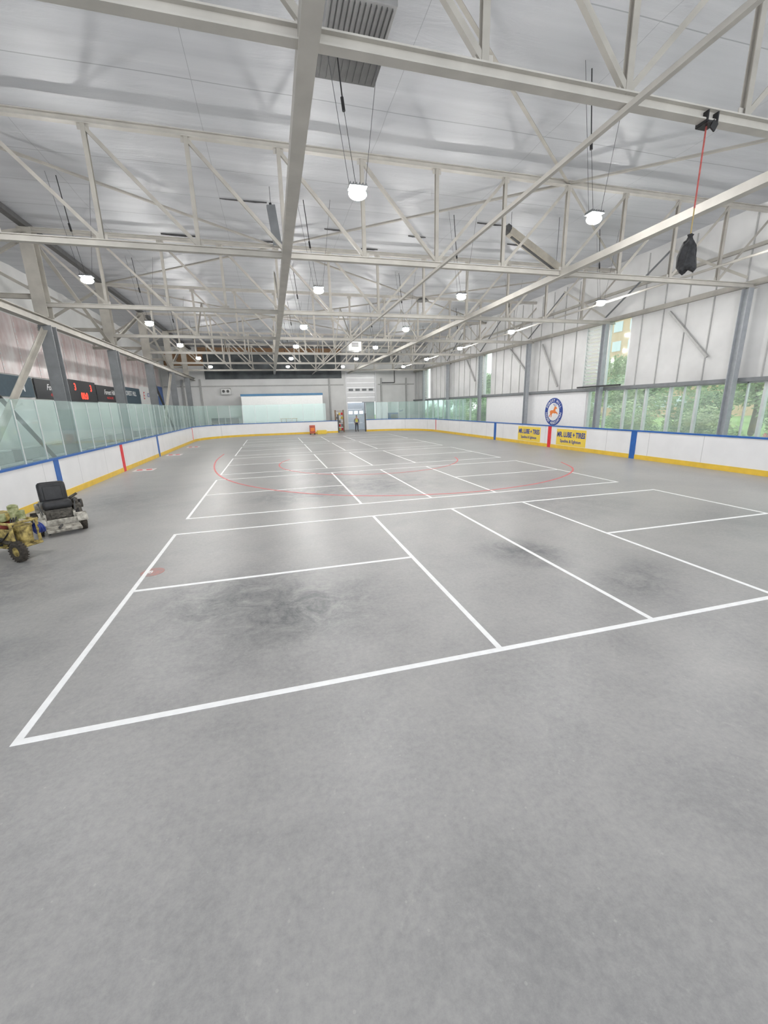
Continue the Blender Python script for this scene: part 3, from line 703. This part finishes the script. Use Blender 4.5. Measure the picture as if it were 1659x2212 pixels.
M_wl=mat('white_lettering',(0.9,0.9,0.9),0.5)
sign(19.2,23.9,3.5,4.4,M_slate,[('N',0.7,1.4,0.0,M_wl,0)],'dark teal banner with white letter on viewing area wall')
sign(24.1,27.6,3.45,4.4,M_blk,[('Forest Hill',0.42,0.2,0.1,M_wl,0.4),('416.781.3592',0.22,0.2,-0.27,M_redt,0)],'black banner with white script lettering on viewing area wall')
sign(27.7,31.4,3.35,4.6,M_blk,[('3',0.55,-1.1,0.22,M_rled,0),('3',0.55,1.1,0.22,M_rled,0),('00:0',0.55,0,-0.27,M_rled,0)],'black electronic scoreboard with glowing red digits')
sign(31.5,35.6,3.45,4.5,M_blk,[('Forest Hill',0.46,0.2,0.1,M_wl,0.4),('416.781.3592',0.22,0.2,-0.27,M_redt,0)],'black banner with white script lettering on viewing area wall')
sign(36.0,40.9,3.4,4.65,M_slate,[('FOREST HILL',0.5,0,0.15,M_wl,0)],'dark teal banner with white capitals on viewing area wall')
sign(41.1,44.7,3.3,4.9,M_white,[('E',0.9,-0.8,0,M_red,0.2),('ICE',0.5,0.6,0.1,M_navy,0.2)],'white banner with red and navy letters on viewing area wall')
sign(45.0,49.2,3.3,5.2,M_blue,[('Blue',0.7,0,0.2,M_wl,0.3)],'blue banner with white lettering on viewing area wall')

# ------------------------------------------------------------------ things at the far end
root=empty('shelf_rack',(7.3,46.1,0),'brown open shelf rack with small cans beside the gate','shelf')
bm=NB()
for a in (-0.45,0.45):
    for b_ in (-0.25,0.25): bx(bm,a-0.03,a+0.03,b_-0.03,b_+0.03,0,2.4)
mk(bm,'frame',M_brown,parent=root)
for i in range(6):
    bm=NB(); bx(bm,-0.45,0.45,-0.27,0.27,0.15+i*0.42,0.19+i*0.42); mk(bm,'shelf_board',M_brown,parent=root)
mcs=[M_white,M_signy,M_red,M_gray]
for i in range(5):
    for j in range(3):
        bm=NB(); cyl(bm,(0,0,0),(0,0,0.24),0.10,12); torus(bm,(0,0,0.24),0.095,0.012,n=12,m=4)
        mk(bm,'paint_can',mcs[(i+j)%4],label='small cylindrical paint can on a rack shelf',cat='can',group='cans on the rack',loc=(7.05+j*0.26,46.1,0.19+i*0.42))
for x in (6.98,10.02):
    bm=NB(); bx(bm,-0.06,0.06,-0.1,0.06,0,1.9); bx(bm,-0.09,0.09,-0.12,0.09,1.9,1.95); mk(bm,'gate_post',M_dark,label='dark steel gate post at opening in rink boards',cat='post',group='gate posts',loc=(x,YE+0.1,0))
root=empty('red_cart',(4.0,43.6,0),'red upright cart with orange label near the end boards','cart')
bm=NB(); bx(bm,-0.28,0.28,-0.22,0.22,0.12,0.95,0.03); mk(bm,'body',mat('brownish_red',(0.5,0.10,0.06),0.5,var=0.2),parent=root)
bm=NB(); bx(bm,-0.2,0.2,-0.235,-0.22,0.35,0.7); mk(bm,'label_plate',M_orange,parent=root)
bm=NB()
for a in (-0.22,0.22): cyl(bm,(a,-0.12,0.07),(a,-0.06,0.07),0.07,12); cyl(bm,(a,0.06,0.07),(a,0.12,0.07),0.07,12)
mk(bm,'caster',M_rubber,parent=root)
root=empty('yellow_crate',(5.0,44.0,0),'low yellow slatted crate on the floor by boards','crate')
bm=NB()
for i in range(3): bx(bm,-0.5,0.5,-0.3,-0.27,0.02+i*0.13,0.12+i*0.13); bx(bm,-0.5,0.5,0.27,0.3,0.02+i*0.13,0.12+i*0.13); bx(bm,-0.5,-0.47,-0.27,0.27,0.02+i*0.13,0.12+i*0.13); bx(bm,0.47,0.5,-0.27,0.27,0.02+i*0.13,0.12+i*0.13)
bx(bm,-0.47,0.47,-0.27,0.27,0,0.03); mk(bm,'slats',M_signy,parent=root)
for x in (-5.4,-4.0):
    root=empty('players_bench',(x,46.3,0),'dark players bench with back panel behind glass','bench',group='benches behind the end boards')
    bm=NB(); bx(bm,-0.65,0.65,-0.2,0.2,1.3,1.38); mk(bm,'seat',M_black,parent=root)
    bm=NB(); bx(bm,-0.65,0.65,0.16,0.2,1.4,1.9); mk(bm,'backrest',M_black,parent=root)
    bm=NB(); 
    for a in (-0.55,0.55): bx(bm,a-0.04,a+0.04,-0.18,0.2,0,1.3)
    mk(bm,'support',M_dark,parent=root)
root=empty('wooden_table',(1.8,45.9,0),'small light wooden table stacked behind end boards','table')
M_pine=mat('pine',(0.55,0.38,0.18),0.6,var=0.15)
bm=NB(); bx(bm,-0.9,0.9,-0.3,0.3,1.62,1.68); mk(bm,'table_top',M_pine,parent=root)
bm=NB(); 
for a in (-0.8,-0.3,0.3,0.8):
    for b_ in (-0.25,0.25): bx(bm,a-0.03,a+0.03,b_-0.03,b_+0.03,0,1.62)
mk(bm,'leg_frame',M_pine,parent=root)
root=empty('blue_machine',(14.3,48.6,0),'blue boxy service machine beside the overhead door','machine')
bm=NB(); bx(bm,-0.6,0.6,-0.4,0.4,0.1,1.9,0.05); mk(bm,'casing',mat('royal',(0.05,0.12,0.3),0.4),parent=root)
bm=NB(); bx(bm,-0.45,0.45,-0.42,-0.4,1.2,1.75); mk(bm,'front_panel',M_gray,parent=root)
bm=NB(); bx(bm,-0.55,0.55,-0.35,0.35,0,0.1); mk(bm,'plinth',M_black,parent=root)
bm=NB(); bx(bm,-0.6,0.6,-0.03,0,-0.3,0.3); o=mk(bm,'wall_banner',M_white,label='white banner with dark script on the end wall',cat='sign',loc=(15.6,WE-0.01,2.1))
bm=NB(); text_bm(bm,'Turf',0.36,FE((0,-0.034,0)),0.003,shear=0.2); mk(bm,'lettering',M_navy,parent=o,recalc=False)
root=empty('wall_speaker',(-4.6,WE-0.45,4.7),'white speaker box bracketed to the end wall','speaker')
bm=NB(); box(bm,(0,0,0),(1.0,0.45,0.6),Matrix.Rotation(0.25,4,'X'),0.04); mk(bm,'cabinet',M_white,parent=root)
bm=NB(); cyl(bm,(-0.22,-0.25,0.0),(-0.22,-0.27,0.0),0.15,16); cyl(bm,(0.22,-0.25,0.0),(0.22,-0.27,0.0),0.15,16); box(bm,(0,0.33,0),(0.1,0.22,0.1)); mk(bm,'driver_cone',M_dark,parent=root)
bm=NB()
for a,b_ in (((0,0,0),(0,0,1.6)),((0,0,1.6),(1.2,0,1.6)),((1.2,0,1.6),(1.2,0,2.4)),((0,0,0),(-1.6,0,0))): cyl(bm,a,b_,0.05,8)
mk(bm,'wall_pipe',M_dark,label='dark bent pipe run on the end wall',cat='pipe',loc=(14.9,WE-0.13,5.45))

# ------------------------------------------------------------------ paint machines
M_cream=mat('dirty_cream_enamel',(0.34,0.31,0.25),0.5,var=0.6,scale=9,col2=(0.62,0.59,0.52))
M_engine=mat('greasy_engine',(0.10,0.09,0.075),0.5,0.2,var=0.6,scale=14,bump=0.6)
M_seatm=mat('black_vinyl',(0.02,0.02,0.022),0.45,var=0.3,scale=12,bump=0.2)
M_pyel=mat('paint_splashed_yellow',(0.22,0.16,0.05),0.6,var=0.6,scale=13,bump=0.6,col2=(0.60,0.47,0.16))
M_lime=mat('lime_paint',(0.25,0.30,0.10),0.5,var=0.4,scale=14,col2=(0.5,0.5,0.28))
M_hose=mat('blue_hose',(0.02,0.04,0.22),0.4,var=0.2)
M_hub=mat('muddy_hub',(0.30,0.27,0.22),0.5,var=0.4,scale=14)
M_ored=mat('dirty_red',(0.30,0.07,0.05),0.5,var=0.4,scale=12)
def wheel(root,x,y,r,w_=0.12,hub=None):
    hub=hub or M_hub
    bm=NB(); torus(bm,(0,0,0),r-w_*0.5,w_*0.5,Matrix.Rotation(math.pi/2,4,'X'),n=28,m=10)
    for i in range(22):
        a=2*math.pi*i/22; box(bm,((r-0.004)*math.cos(a),0,(r-0.004)*math.sin(a)),(0.014,w_*0.8,0.02),Matrix.Rotation(-a,4,'Y'))
    o=mk(bm,'wheel',M_rubber,parent=root,loc=(x,y,r))
    bm=NB(); cyl(bm,(0,-w_*0.34,0),(0,w_*0.34,0),r-w_*0.75,20); cyl(bm,(0,-w_*0.6,0),(0,w_*0.6,0),0.035,12)
    for i in range(5):
        a=i*2*math.pi/5; cyl(bm,(0.06*math.cos(a),-w_*0.42,0.06*math.sin(a)),(0.06*math.cos(a),w_*0.42,0.06*math.sin(a)),0.012,6)
    mk(bm,'hub',hub,parent=o)
root=empty('ride_on_machine',(-5.05,10.95,0),'dirty cream ride-on line marking unit with black seat','machine',rz=math.radians(-60))
bm=NB(); bx(bm,-0.50,0.34,-0.30,0.30,0.18,0.27,0.02); box(bm,(0.46,0,0.15),(0.38,0.70,0.06),Matrix.Rotation(0.14,4,'Y'),0.02); bx(bm,0.26,0.34,-0.34,0.34,0.12,0.34,0.03)
for s in (-1,1): bx(bm,-0.42,0.22,s*0.30-0.03,s*0.30+0.03,0.22,0.46,0.02)
mk(bm,'deck',M_cream,parent=root)
bm=NB(); bx(bm,-0.40,0.16,-0.28,0.28,0.27,0.56,0.04); bx(bm,0.16,0.19,-0.18,0.18,0.32,0.5,0.01); cyl(bm,(0.19,0.07,0.4),(0.23,0.07,0.4),0.05,12); mk(bm,'battery_box',M_engine,parent=root)
bm=NB(); box(bm,(-0.08,0,0.63),(0.58,0.60,0.20),Matrix.Rotation(-0.08,4,'Y'),0.08); mk(bm,'seat_cushion',M_seatm,parent=root,smooth=True)
bm=NB(); box(bm,(-0.34,0,0.88),(0.22,0.58,0.52),Matrix.Rotation(-0.16,4,'Y'),0.10); box(bm,(-0.23,0,0.88),(0.06,0.38,0.34),Matrix.Rotation(-0.16,4,'Y'),0.025); mk(bm,'backrest',M_seatm,parent=root,smooth=True)
bm=NB(); bx(bm,-0.74,-0.40,-0.12,0.50,0.26,0.66,0.04); cyl(bm,(-0.56,0.15,0.66),(-0.56,0.15,0.80),0.12,16); cyl(bm,(-0.56,0.50,0.5),(-0.56,0.60,0.5),0.11,14); cyl(bm,(-0.45,0.3,0.66),(-0.4,0.5,0.78),0.03,8); bx(bm,-0.4,-0.05,0.33,0.50,0.34,0.58,0.03); cyl(bm,(-0.3,0.42,0.58),(-0.3,0.42,0.68),0.06,12); cyl(bm,(-0.12,0.42,0.58),(-0.12,0.42,0.64),0.045,12)
for i in range(6): bx(bm,-0.75,-0.39,-0.13,0.51,0.32+i*0.05,0.335+i*0.05)
mk(bm,'engine',M_engine,parent=root)
bm=NB(); bx(bm,-0.70,-0.46,-0.40,-0.14,0.4,0.62,0.04); cyl(bm,(-0.57,-0.27,0.62),(-0.57,-0.27,0.67),0.04,12); mk(bm,'fuel_tank',M_cream,parent=root)
for s in (-1,1):
    wheel(root,-0.40,s*0.46,0.22,0.16)
    wheel(root,0.24,s*0.44,0.17,0.13)
    bm=NB(); n=9; a=[];b_=[]
    for i in range(n):
        t=math.pi*(0.08+0.84*i/(n-1)); a.append(bm.verts.new((0.22+0.23*math.cos(t),s*0.42-0.11,0.19+0.23*math.sin(t)))); b_.append(bm.verts.new((0.22+0.23*math.cos(t),s*0.42+0.11,0.19+0.23*math.sin(t))))
    for i in range(n-1): bm.faces.new((a[i],a[i+1],b_[i+1],b_[i]))
    o=mk(bm,'fender',M_cream,parent=root); so=o.modifiers.new('s','SOLIDIFY'); so.thickness=0.015
bm=NB()
for s in (-1,1):
    cyl(bm,(0.2,s*0.3,0.35),(0.12,s*0.36,0.70),0.014,8); sph(bm,(0.12,s*0.36,0.71),0.03)
cyl(bm,(0.3,0.0,0.2),(0.62,-0.1,0.2),0.025,8); cyl(bm,(0.3,-0.25,0.2),(0.5,-0.3,0.05),0.02,8)
mk(bm,'control_levers',M_dark,parent=root)
bm=NB()
for k_ in range(4):
    pts=[(-0.5,0.42-0.06*k_,0.64),(-0.3,0.54,0.50+0.04*k_),(0.0,0.40,0.34+0.03*k_),(0.3,0.2,0.30)]
    for i in range(3): cyl(bm,pts[i],pts[i+1],0.014,7)
mk(bm,'hydraulic_hose',M_black,parent=root)
root.scale=(0.93,0.93,1.0)

root=empty('line_striper',(-5.12,9.2,0),'paint-splashed yellow walk-behind line striper with blue hose','machine',rz=math.radians(-32))
bm=NB()
for s in (-1,1):
    for p,q in (((-0.5,s*0.22,0.25),(0.45,s*0.22,0.25)),((-0.5,s*0.22,0.25),(-0.85,s*0.25,0.95)),((0.45,s*0.22,0.25),(0.45,s*0.22,0.72)),((-0.2,s*0.22,0.25),(-0.2,s*0.22,0.72)),((-0.2,s*0.22,0.72),(0.45,s*0.22,0.72)),((-0.6,s*0.22,0.45),(-0.2,s*0.22,0.72))): cyl(bm,p,q,0.027,8)
for x,z in ((-0.5,0.25),(0.45,0.25),(0.45,0.72),(-0.2,0.72),(-0.85,0.95)): cyl(bm,(x,-0.25,z),(x,0.25,z),0.027,8)
bx(bm,-0.45,0.42,-0.2,0.2,0.26,0.29); bx(bm,-0.1,0.44,-0.235,-0.215,0.4,0.62,0.005)
mk(bm,'frame',M_pyel,parent=root)
wheel(root,-0.42,0.36,0.19,0.13,M_pyel); wheel(root,-0.42,-0.36,0.19,0.13,M_pyel); wheel(root,0.50,-0.22,0.20,0.13,M_pyel)
bm=NB(); bx(bm,-0.42,-0.08,-0.19,0.19,0.29,0.57,0.03); cyl(bm,(-0.25,0,0.57),(-0.25,0,0.65),0.12,16); cyl(bm,(-0.25,-0.19,0.4),(-0.25,-0.28,0.4),0.10,14)
for i in range(5): bx(bm,-0.44,-0.06,-0.2,0.2,0.32+i*0.045,0.335+i*0.045)
cyl(bm,(0.02,-0.1,0.3),(0.02,-0.1,0.52),0.07,14); cyl(bm,(-0.06,-0.2,0.5),(0.2,-0.2,0.42),0.03,8); bx(bm,0.05,0.3,-0.2,0.02,0.3,0.5,0.03)
mk(bm,'engine',M_engine,parent=root)
bm=NB(); bx(bm,-0.18,0.07,-0.17,0.1,0.56,0.70,0.03); mk(bm,'fuel_tank',M_ored,parent=root)
bm=NB(); cyl(bm,(0.12,0.08,0.74),(0.12,0.08,0.96),0.085,16); sph(bm,(0.12,0.08,0.98),0.085,(1,1,.5)); cyl(bm,(0.12,0.08,0.28),(0.12,0.08,0.74),0.045,12); cyl(bm,(0.12,0.08,0.84),(0.34,0.08,0.84),0.035,10); cyl(bm,(0.34,0.08,0.76),(0.34,0.08,0.92),0.05,10); cyl(bm,(0.12,-0.12,0.74),(0.12,-0.12,0.88),0.05,12)
mk(bm,'pump',M_lime,parent=root,smooth=False)
bm=NB(); cyl(bm,(0.3,0.05,0.29),(0.3,0.05,0.62),0.13,20,0.15); torus(bm,(0.3,0.05,0.62),0.15,0.012,n=20,m=6); mk(bm,'paint_bucket',M_pyel,parent=root)
bm=NB(); box(bm,(-0.05,-0.02,0.80),(0.36,0.34,0.16),Matrix.Rotation(0.1,4,'Z'),0.05); cyl(bm,(-0.3,0.1,0.70),(-0.3,0.1,0.86),0.07,14); mk(bm,'tool_tray',M_pyel,parent=root)
bm=NB()
for i in range(5): torus(bm,(0.40,0.26+0.022*i-0.04,0.52),0.105-0.008*(i%2),0.012,Matrix.Rotation(math.pi/2+0.06*i,4,'X'),n=28,m=6)
mk(bm,'hose_coil',M_hose,parent=root,smooth=True)
bm=NB()
for k_ in range(3):
    pts=[(0.3,-0.1+0.05*k_,0.8),(0.42,-0.2,0.62),(0.3,-0.28,0.45),(0.1,-0.26,0.35+0.05*k_),(-0.2,-0.24,0.6)]
    for i in range(4): cyl(bm,pts[i],pts[i+1],0.012,7)
mk(bm,'fluid_line',M_black,parent=root)
bm=NB(); cyl(bm,(-0.85,-0.25,0.95),(-0.98,-0.25,0.97),0.028,10); cyl(bm,(-0.85,0.25,0.95),(-0.98,0.25,0.97),0.028,10); cyl(bm,(0.1,-0.22,0.3),(0.1,-0.5,0.3),0.02,8); cyl(bm,(0.1,-0.48,0.3),(0.1,-0.48,0.08),0.018,8)
mk(bm,'handle_grip',M_black,parent=root)

# ------------------------------------------------------------------ person
def skin(name,verts,edges,rad,m,parent=None,sub=2,rootv=0):
    me=bpy.data.meshes.new(name); me.from_pydata(verts,edges,[]); o=bpy.data.objects.new(name,me); COL.objects.link(o)
    md=o.modifiers.new('k','SKIN'); md.use_smooth_shade=True
    for i,r in enumerate(rad):
        sv=me.skin_vertices[0].data[i]; sv.radius=(r,r) if not isinstance(r,tuple) else r; sv.use_root=(i==rootv)
    sb=o.modifiers.new('s','SUBSURF'); sb.levels=sub; sb.render_levels=sub
    dg=bpy.context.evaluated_depsgraph_get(); dg.update()
    m2=bpy.data.meshes.new_from_object(o.evaluated_get(dg)); bpy.data.objects.remove(o)
    for p in m2.polygons: p.use_smooth=True
    m2.materials.clear(); m2.materials.append(m)
    o=bpy.data.objects.new(name,m2); COL.objects.link(o)
    if parent: o.parent=parent
    return o
M_skin=mat('skin',(0.55,0.33,0.24),0.5)
M_vest=mat('hi_vis_yellow',(0.62,0.60,0.12),0.6); M_trs=mat('dark_trousers',(0.04,0.045,0.06),0.8); M_shirt=mat('grey_shirt',(0.15,0.15,0.17),0.8)
V=[(0,0,0.95),(0,0,1.12),(0,0,1.32),(0,0,1.42),(0,0,1.50),(0,-0.01,1.56),(0,-0.015,1.62),(0,-0.01,1.69),
   (0.09,0,0.90),(0.11,-0.04,0.50),(0.11,0.0,0.10),(0.12,-0.13,0.04),
   (-0.09,0,0.90),(-0.11,0.02,0.50),(-0.12,0.10,0.12),(-0.13,-0.02,0.05),
   (0.18,0,1.40),(0.24,0.02,1.14),(0.26,-0.08,0.92),(0.26,-0.11,0.86),
   (-0.18,0,1.40),(-0.25,0.02,1.14),(-0.25,-0.08,0.92),(-0.25,-0.11,0.86)]
E=[(0,1),(1,2),(2,3),(3,4),(4,5),(5,6),(6,7),(0,8),(8,9),(9,10),(10,11),(0,12),(12,13),(13,14),(14,15),(3,16),(16,17),(17,18),(18,19),(3,20),(20,21),(21,22),(22,23)]
R=[(.15,.1),(.13,.09),(.15,.1),(.11,.08),.05,.06,.095,.075,.085,.055,.04,.035,.085,.055,.04,.035,.055,.042,.03,.03,.055,.042,.03,.03]
for base,sx in ((19,1),(23,-1)):
    bxp=Vector(V[base])
    for j,(dx,l) in enumerate(((-0.024,0.07),(-0.008,0.08),(0.008,0.075),(0.022,0.06))):
        i0=len(V); V.append(tuple(bxp+Vector((dx,-0.012,-0.05)))); V.append(tuple(bxp+Vector((dx,-0.026,-0.05-l*0.8)))); E+=[(base,i0),(i0,i0+1)]; R+=[.009,.008]
    i0=len(V); V.append(tuple(bxp+Vector((-sx*0.04,-0.03,-0.02)))); V.append(tuple(bxp+Vector((-sx*0.045,-0.05,-0.055)))); E+=[(base,i0),(i0,i0+1)]; R+=[.010,.009]
pr=skin('person',V,E,R,M_skin)
pr.location=(9.25,46.2,0); pr['label']='person in yellow hi-vis vest and dark trousers standing in gateway'; pr['category']='person'
skin('trousers',[V[0],V[8],V[9],V[10],V[12],V[13],V[14]],[(0,1),(1,2),(2,3),(0,4),(4,5),(5,6)],[(.165,.12),.10,.075,.062,.10,.075,.062],M_trs,pr)
skin('hi_vis_vest',[(0,0,0.98),(0,0,1.15),(0,0,1.33),(0,0,1.42),(0.15,0,1.40),(-0.15,0,1.40)],[(0,1),(1,2),(2,3),(3,4),(3,5)],[(.175,.12),(.165,.115),(.17,.12),(.11,.09),.07,.07],M_vest,pr)
skin('sleeve',[V[16],V[17],V[18]],[(0,1),(1,2)],[.065,.054,.042],M_shirt,pr); skin('sleeve',[V[20],V[21],V[22]],[(0,1),(1,2)],[.065,.054,.042],M_shirt,pr)
bm=NB(); sph(bm,(0,0.015,1.70),0.105,(0.9,1.0,0.75)); bmesh.ops.delete(bm,geom=[v for v in bm.verts if v.co.z<1.685],context='VERTS'); mk(bm,'hair',M_black,parent=pr,smooth=True)
bm=NB(); 
for s in (-1,1): sph(bm,(s*0.032,-0.098,1.635),0.012)
mk(bm,'eyes',M_black,parent=pr)
bm=NB(); sph(bm,(0,-0.112,1.605),0.014,(0.8,1.2,1.6)); 
for s in (-1,1): sph(bm,(s*0.088,0,1.62),0.022,(0.4,0.8,1.3))
mk(bm,'nose_and_ears',M_skin,parent=pr,smooth=True)
bm=NB(); box(bm,(0,-0.10,1.567),(0.045,0.012,0.01)); mk(bm,'mouth',mat('lips',(0.4,0.15,0.13),0.5),parent=pr)
for s,(x,y) in ((1,(0.12,-0.06)),(-1,(-0.125,0.05))):
    bm=NB(); box(bm,(x,y-0.02,0.045),(0.11,0.28,0.09),None,0.03); mk(bm,'boot',M_black,parent=pr,smooth=True)

# ------------------------------------------------------------------ outside
M_grass=mat('lawn_grass',(0.26,0.40,0.15),0.9,var=0.3,scale=2)
bm=NB(); bx(bm,WX+0.25,140,-30,140,-0.3,-0.02); mk(bm,'lawn',M_grass,label='green lawn outside the windows',cat='lawn')
def leafmat(name,c1,c2):
    return mat(name,c1,0.6,scale=1.7,col2=c2)
ML=[leafmat('leaf_a',(0.14,0.26,0.09),(0.42,0.56,0.28)),leafmat('leaf_b',(0.20,0.32,0.13),(0.54,0.62,0.36)),leafmat('leaf_c',(0.08,0.19,0.08),(0.30,0.44,0.20))]
def foliage(bm,blobs,n,sz,rnd):
    for (cx,cy,cz,r) in blobs:
        for i in range(n):
            d=Vector((rnd.gauss(0,1),rnd.gauss(0,1),rnd.gauss(0,1))).normalized()*r*rnd.uniform(0.55,1.05)
            p=Vector((cx,cy,cz))+Vector((d.x,d.y,d.z*0.85))
            if p.z<0.12: p.z=0.12+abs(p.z)*0.2
            a=Vector((rnd.gauss(0,1),rnd.gauss(0,1),rnd.gauss(0,1))).normalized(); b_=a.orthogonal().normalized(); s=sz*rnd.uniform(0.6,1.3)
            bm.faces.new([bm.verts.new(p+a*s),bm.verts.new(p+b_*s*0.5),bm.verts.new(p-a*s),bm.verts.new(p-b_*s*0.5)])
rnd=random.Random(3)
shr=[]
for v in range(3):
    bm=NB(); foliage(bm,[(rnd.uniform(-.4,.4),rnd.uniform(-.9,.9),zz,0.8) for zz in (0.6,0.9,1.3,1.9,2.3)],480,0.10,rnd)
    o=mk(bm,'shrub',ML[v],label='dense green leafy shrub outside the window',cat='shrub',group='shrubs outside the windows',loc=(20.8+(v%2)*1.9,6+v*2.4,-0.02),recalc=False); shr.append(o)
for i in range(20):
    s=shr[i%3]; o=dup(s,(20.8+((i+1)%2)*1.9+rnd.uniform(-.1,.3),13.2+i*2.3,-0.02),rz=rnd.uniform(-.3,.3)); o.scale=(1,1.1,rnd.uniform(0.7,1.2))
for i in range(8):
    o=dup(shr[(i+1)%3],(25.6+(i%2)*1.0,10.0+i*5.2,-0.02),rz=rnd.uniform(-.3,.3)); o.scale=(1.4,1.6,1.5)
M_redleaf=leafmat('leaf_red',(0.45,0.06,0.08),(0.75,0.2,0.2))
bm=NB(); foliage(bm,[(0,0,.6,.5),(0,.7,.9,.45),(0,.2,1.4,.4)],220,0.07,rnd); mk(bm,'shrub',M_redleaf,label='red-leaved shrub outside the window',cat='shrub',loc=(19.0,11.2,-0.02),recalc=False)
M_bark=mat('bark',(0.16,0.11,0.07),0.9,var=0.3,scale=10)
trs=[]
for v in range(3):
    root=empty('tree',(32,12+v*9,-0.02),'leafy green deciduous tree outside the window','tree',group='trees outside the windows')
    vv=[(0,0,0),(0.1,0,2),(0,0.2,3.6),(0.9,0.3,5.2),(-0.8,-0.3,5.4),(0.1,0.9,6)]
    sk=skin('trunk',vv,[(0,1),(1,2),(2,3),(2,4),(2,5)],[.22,.16,.13,.07,.07,.06],M_bark,root,1)
    bm=NB(); foliage(bm,[(rnd.uniform(-1.8,1.8),rnd.uniform(-1.8,1.8),rnd.uniform(2.6,7.0),1.6) for _ in range(11)],420,0.18,rnd)
    f_=mk(bm,'foliage',ML[v],parent=root,recalc=False); f_['kind']='stuff'
    trs.append(root)
for i,(x,y) in enumerate([(32,40),(32,49),(32,58),(41,22),(41,42),(32,67),(41,52),(50,32),(41,12),(41,70)]):
    dup(trs[i%3],(x,y,-0.02),rz=rnd.uniform(0,6))
root=empty('apartment_building',(66,60,-0.02),'tall tan brick apartment building with rows of windows','building')
bm=NB(); bx(bm,-8,8,-14,10,0,30); mk(bm,'brick_body',mat('tan_brick',(0.62,0.42,0.28),0.8,scale=3),parent=root)
wm=None
for r_ in range(9):
    for c_ in range(7):
        if wm is None:
            bm=NB(); bx(bm,-0.08,0.05,-0.9,0.9,0,1.6); o=mk(bm,'window',M_dblue,parent=root,loc=(-8,-12+c_*3.3,1.5+r_*3.1)); wm=o.data
        else:
            o=bpy.data.objects.new('window',wm); o.location=(-8,-12+c_*3.3,1.5+r_*3.1); COL.objects.link(o); o.parent=root
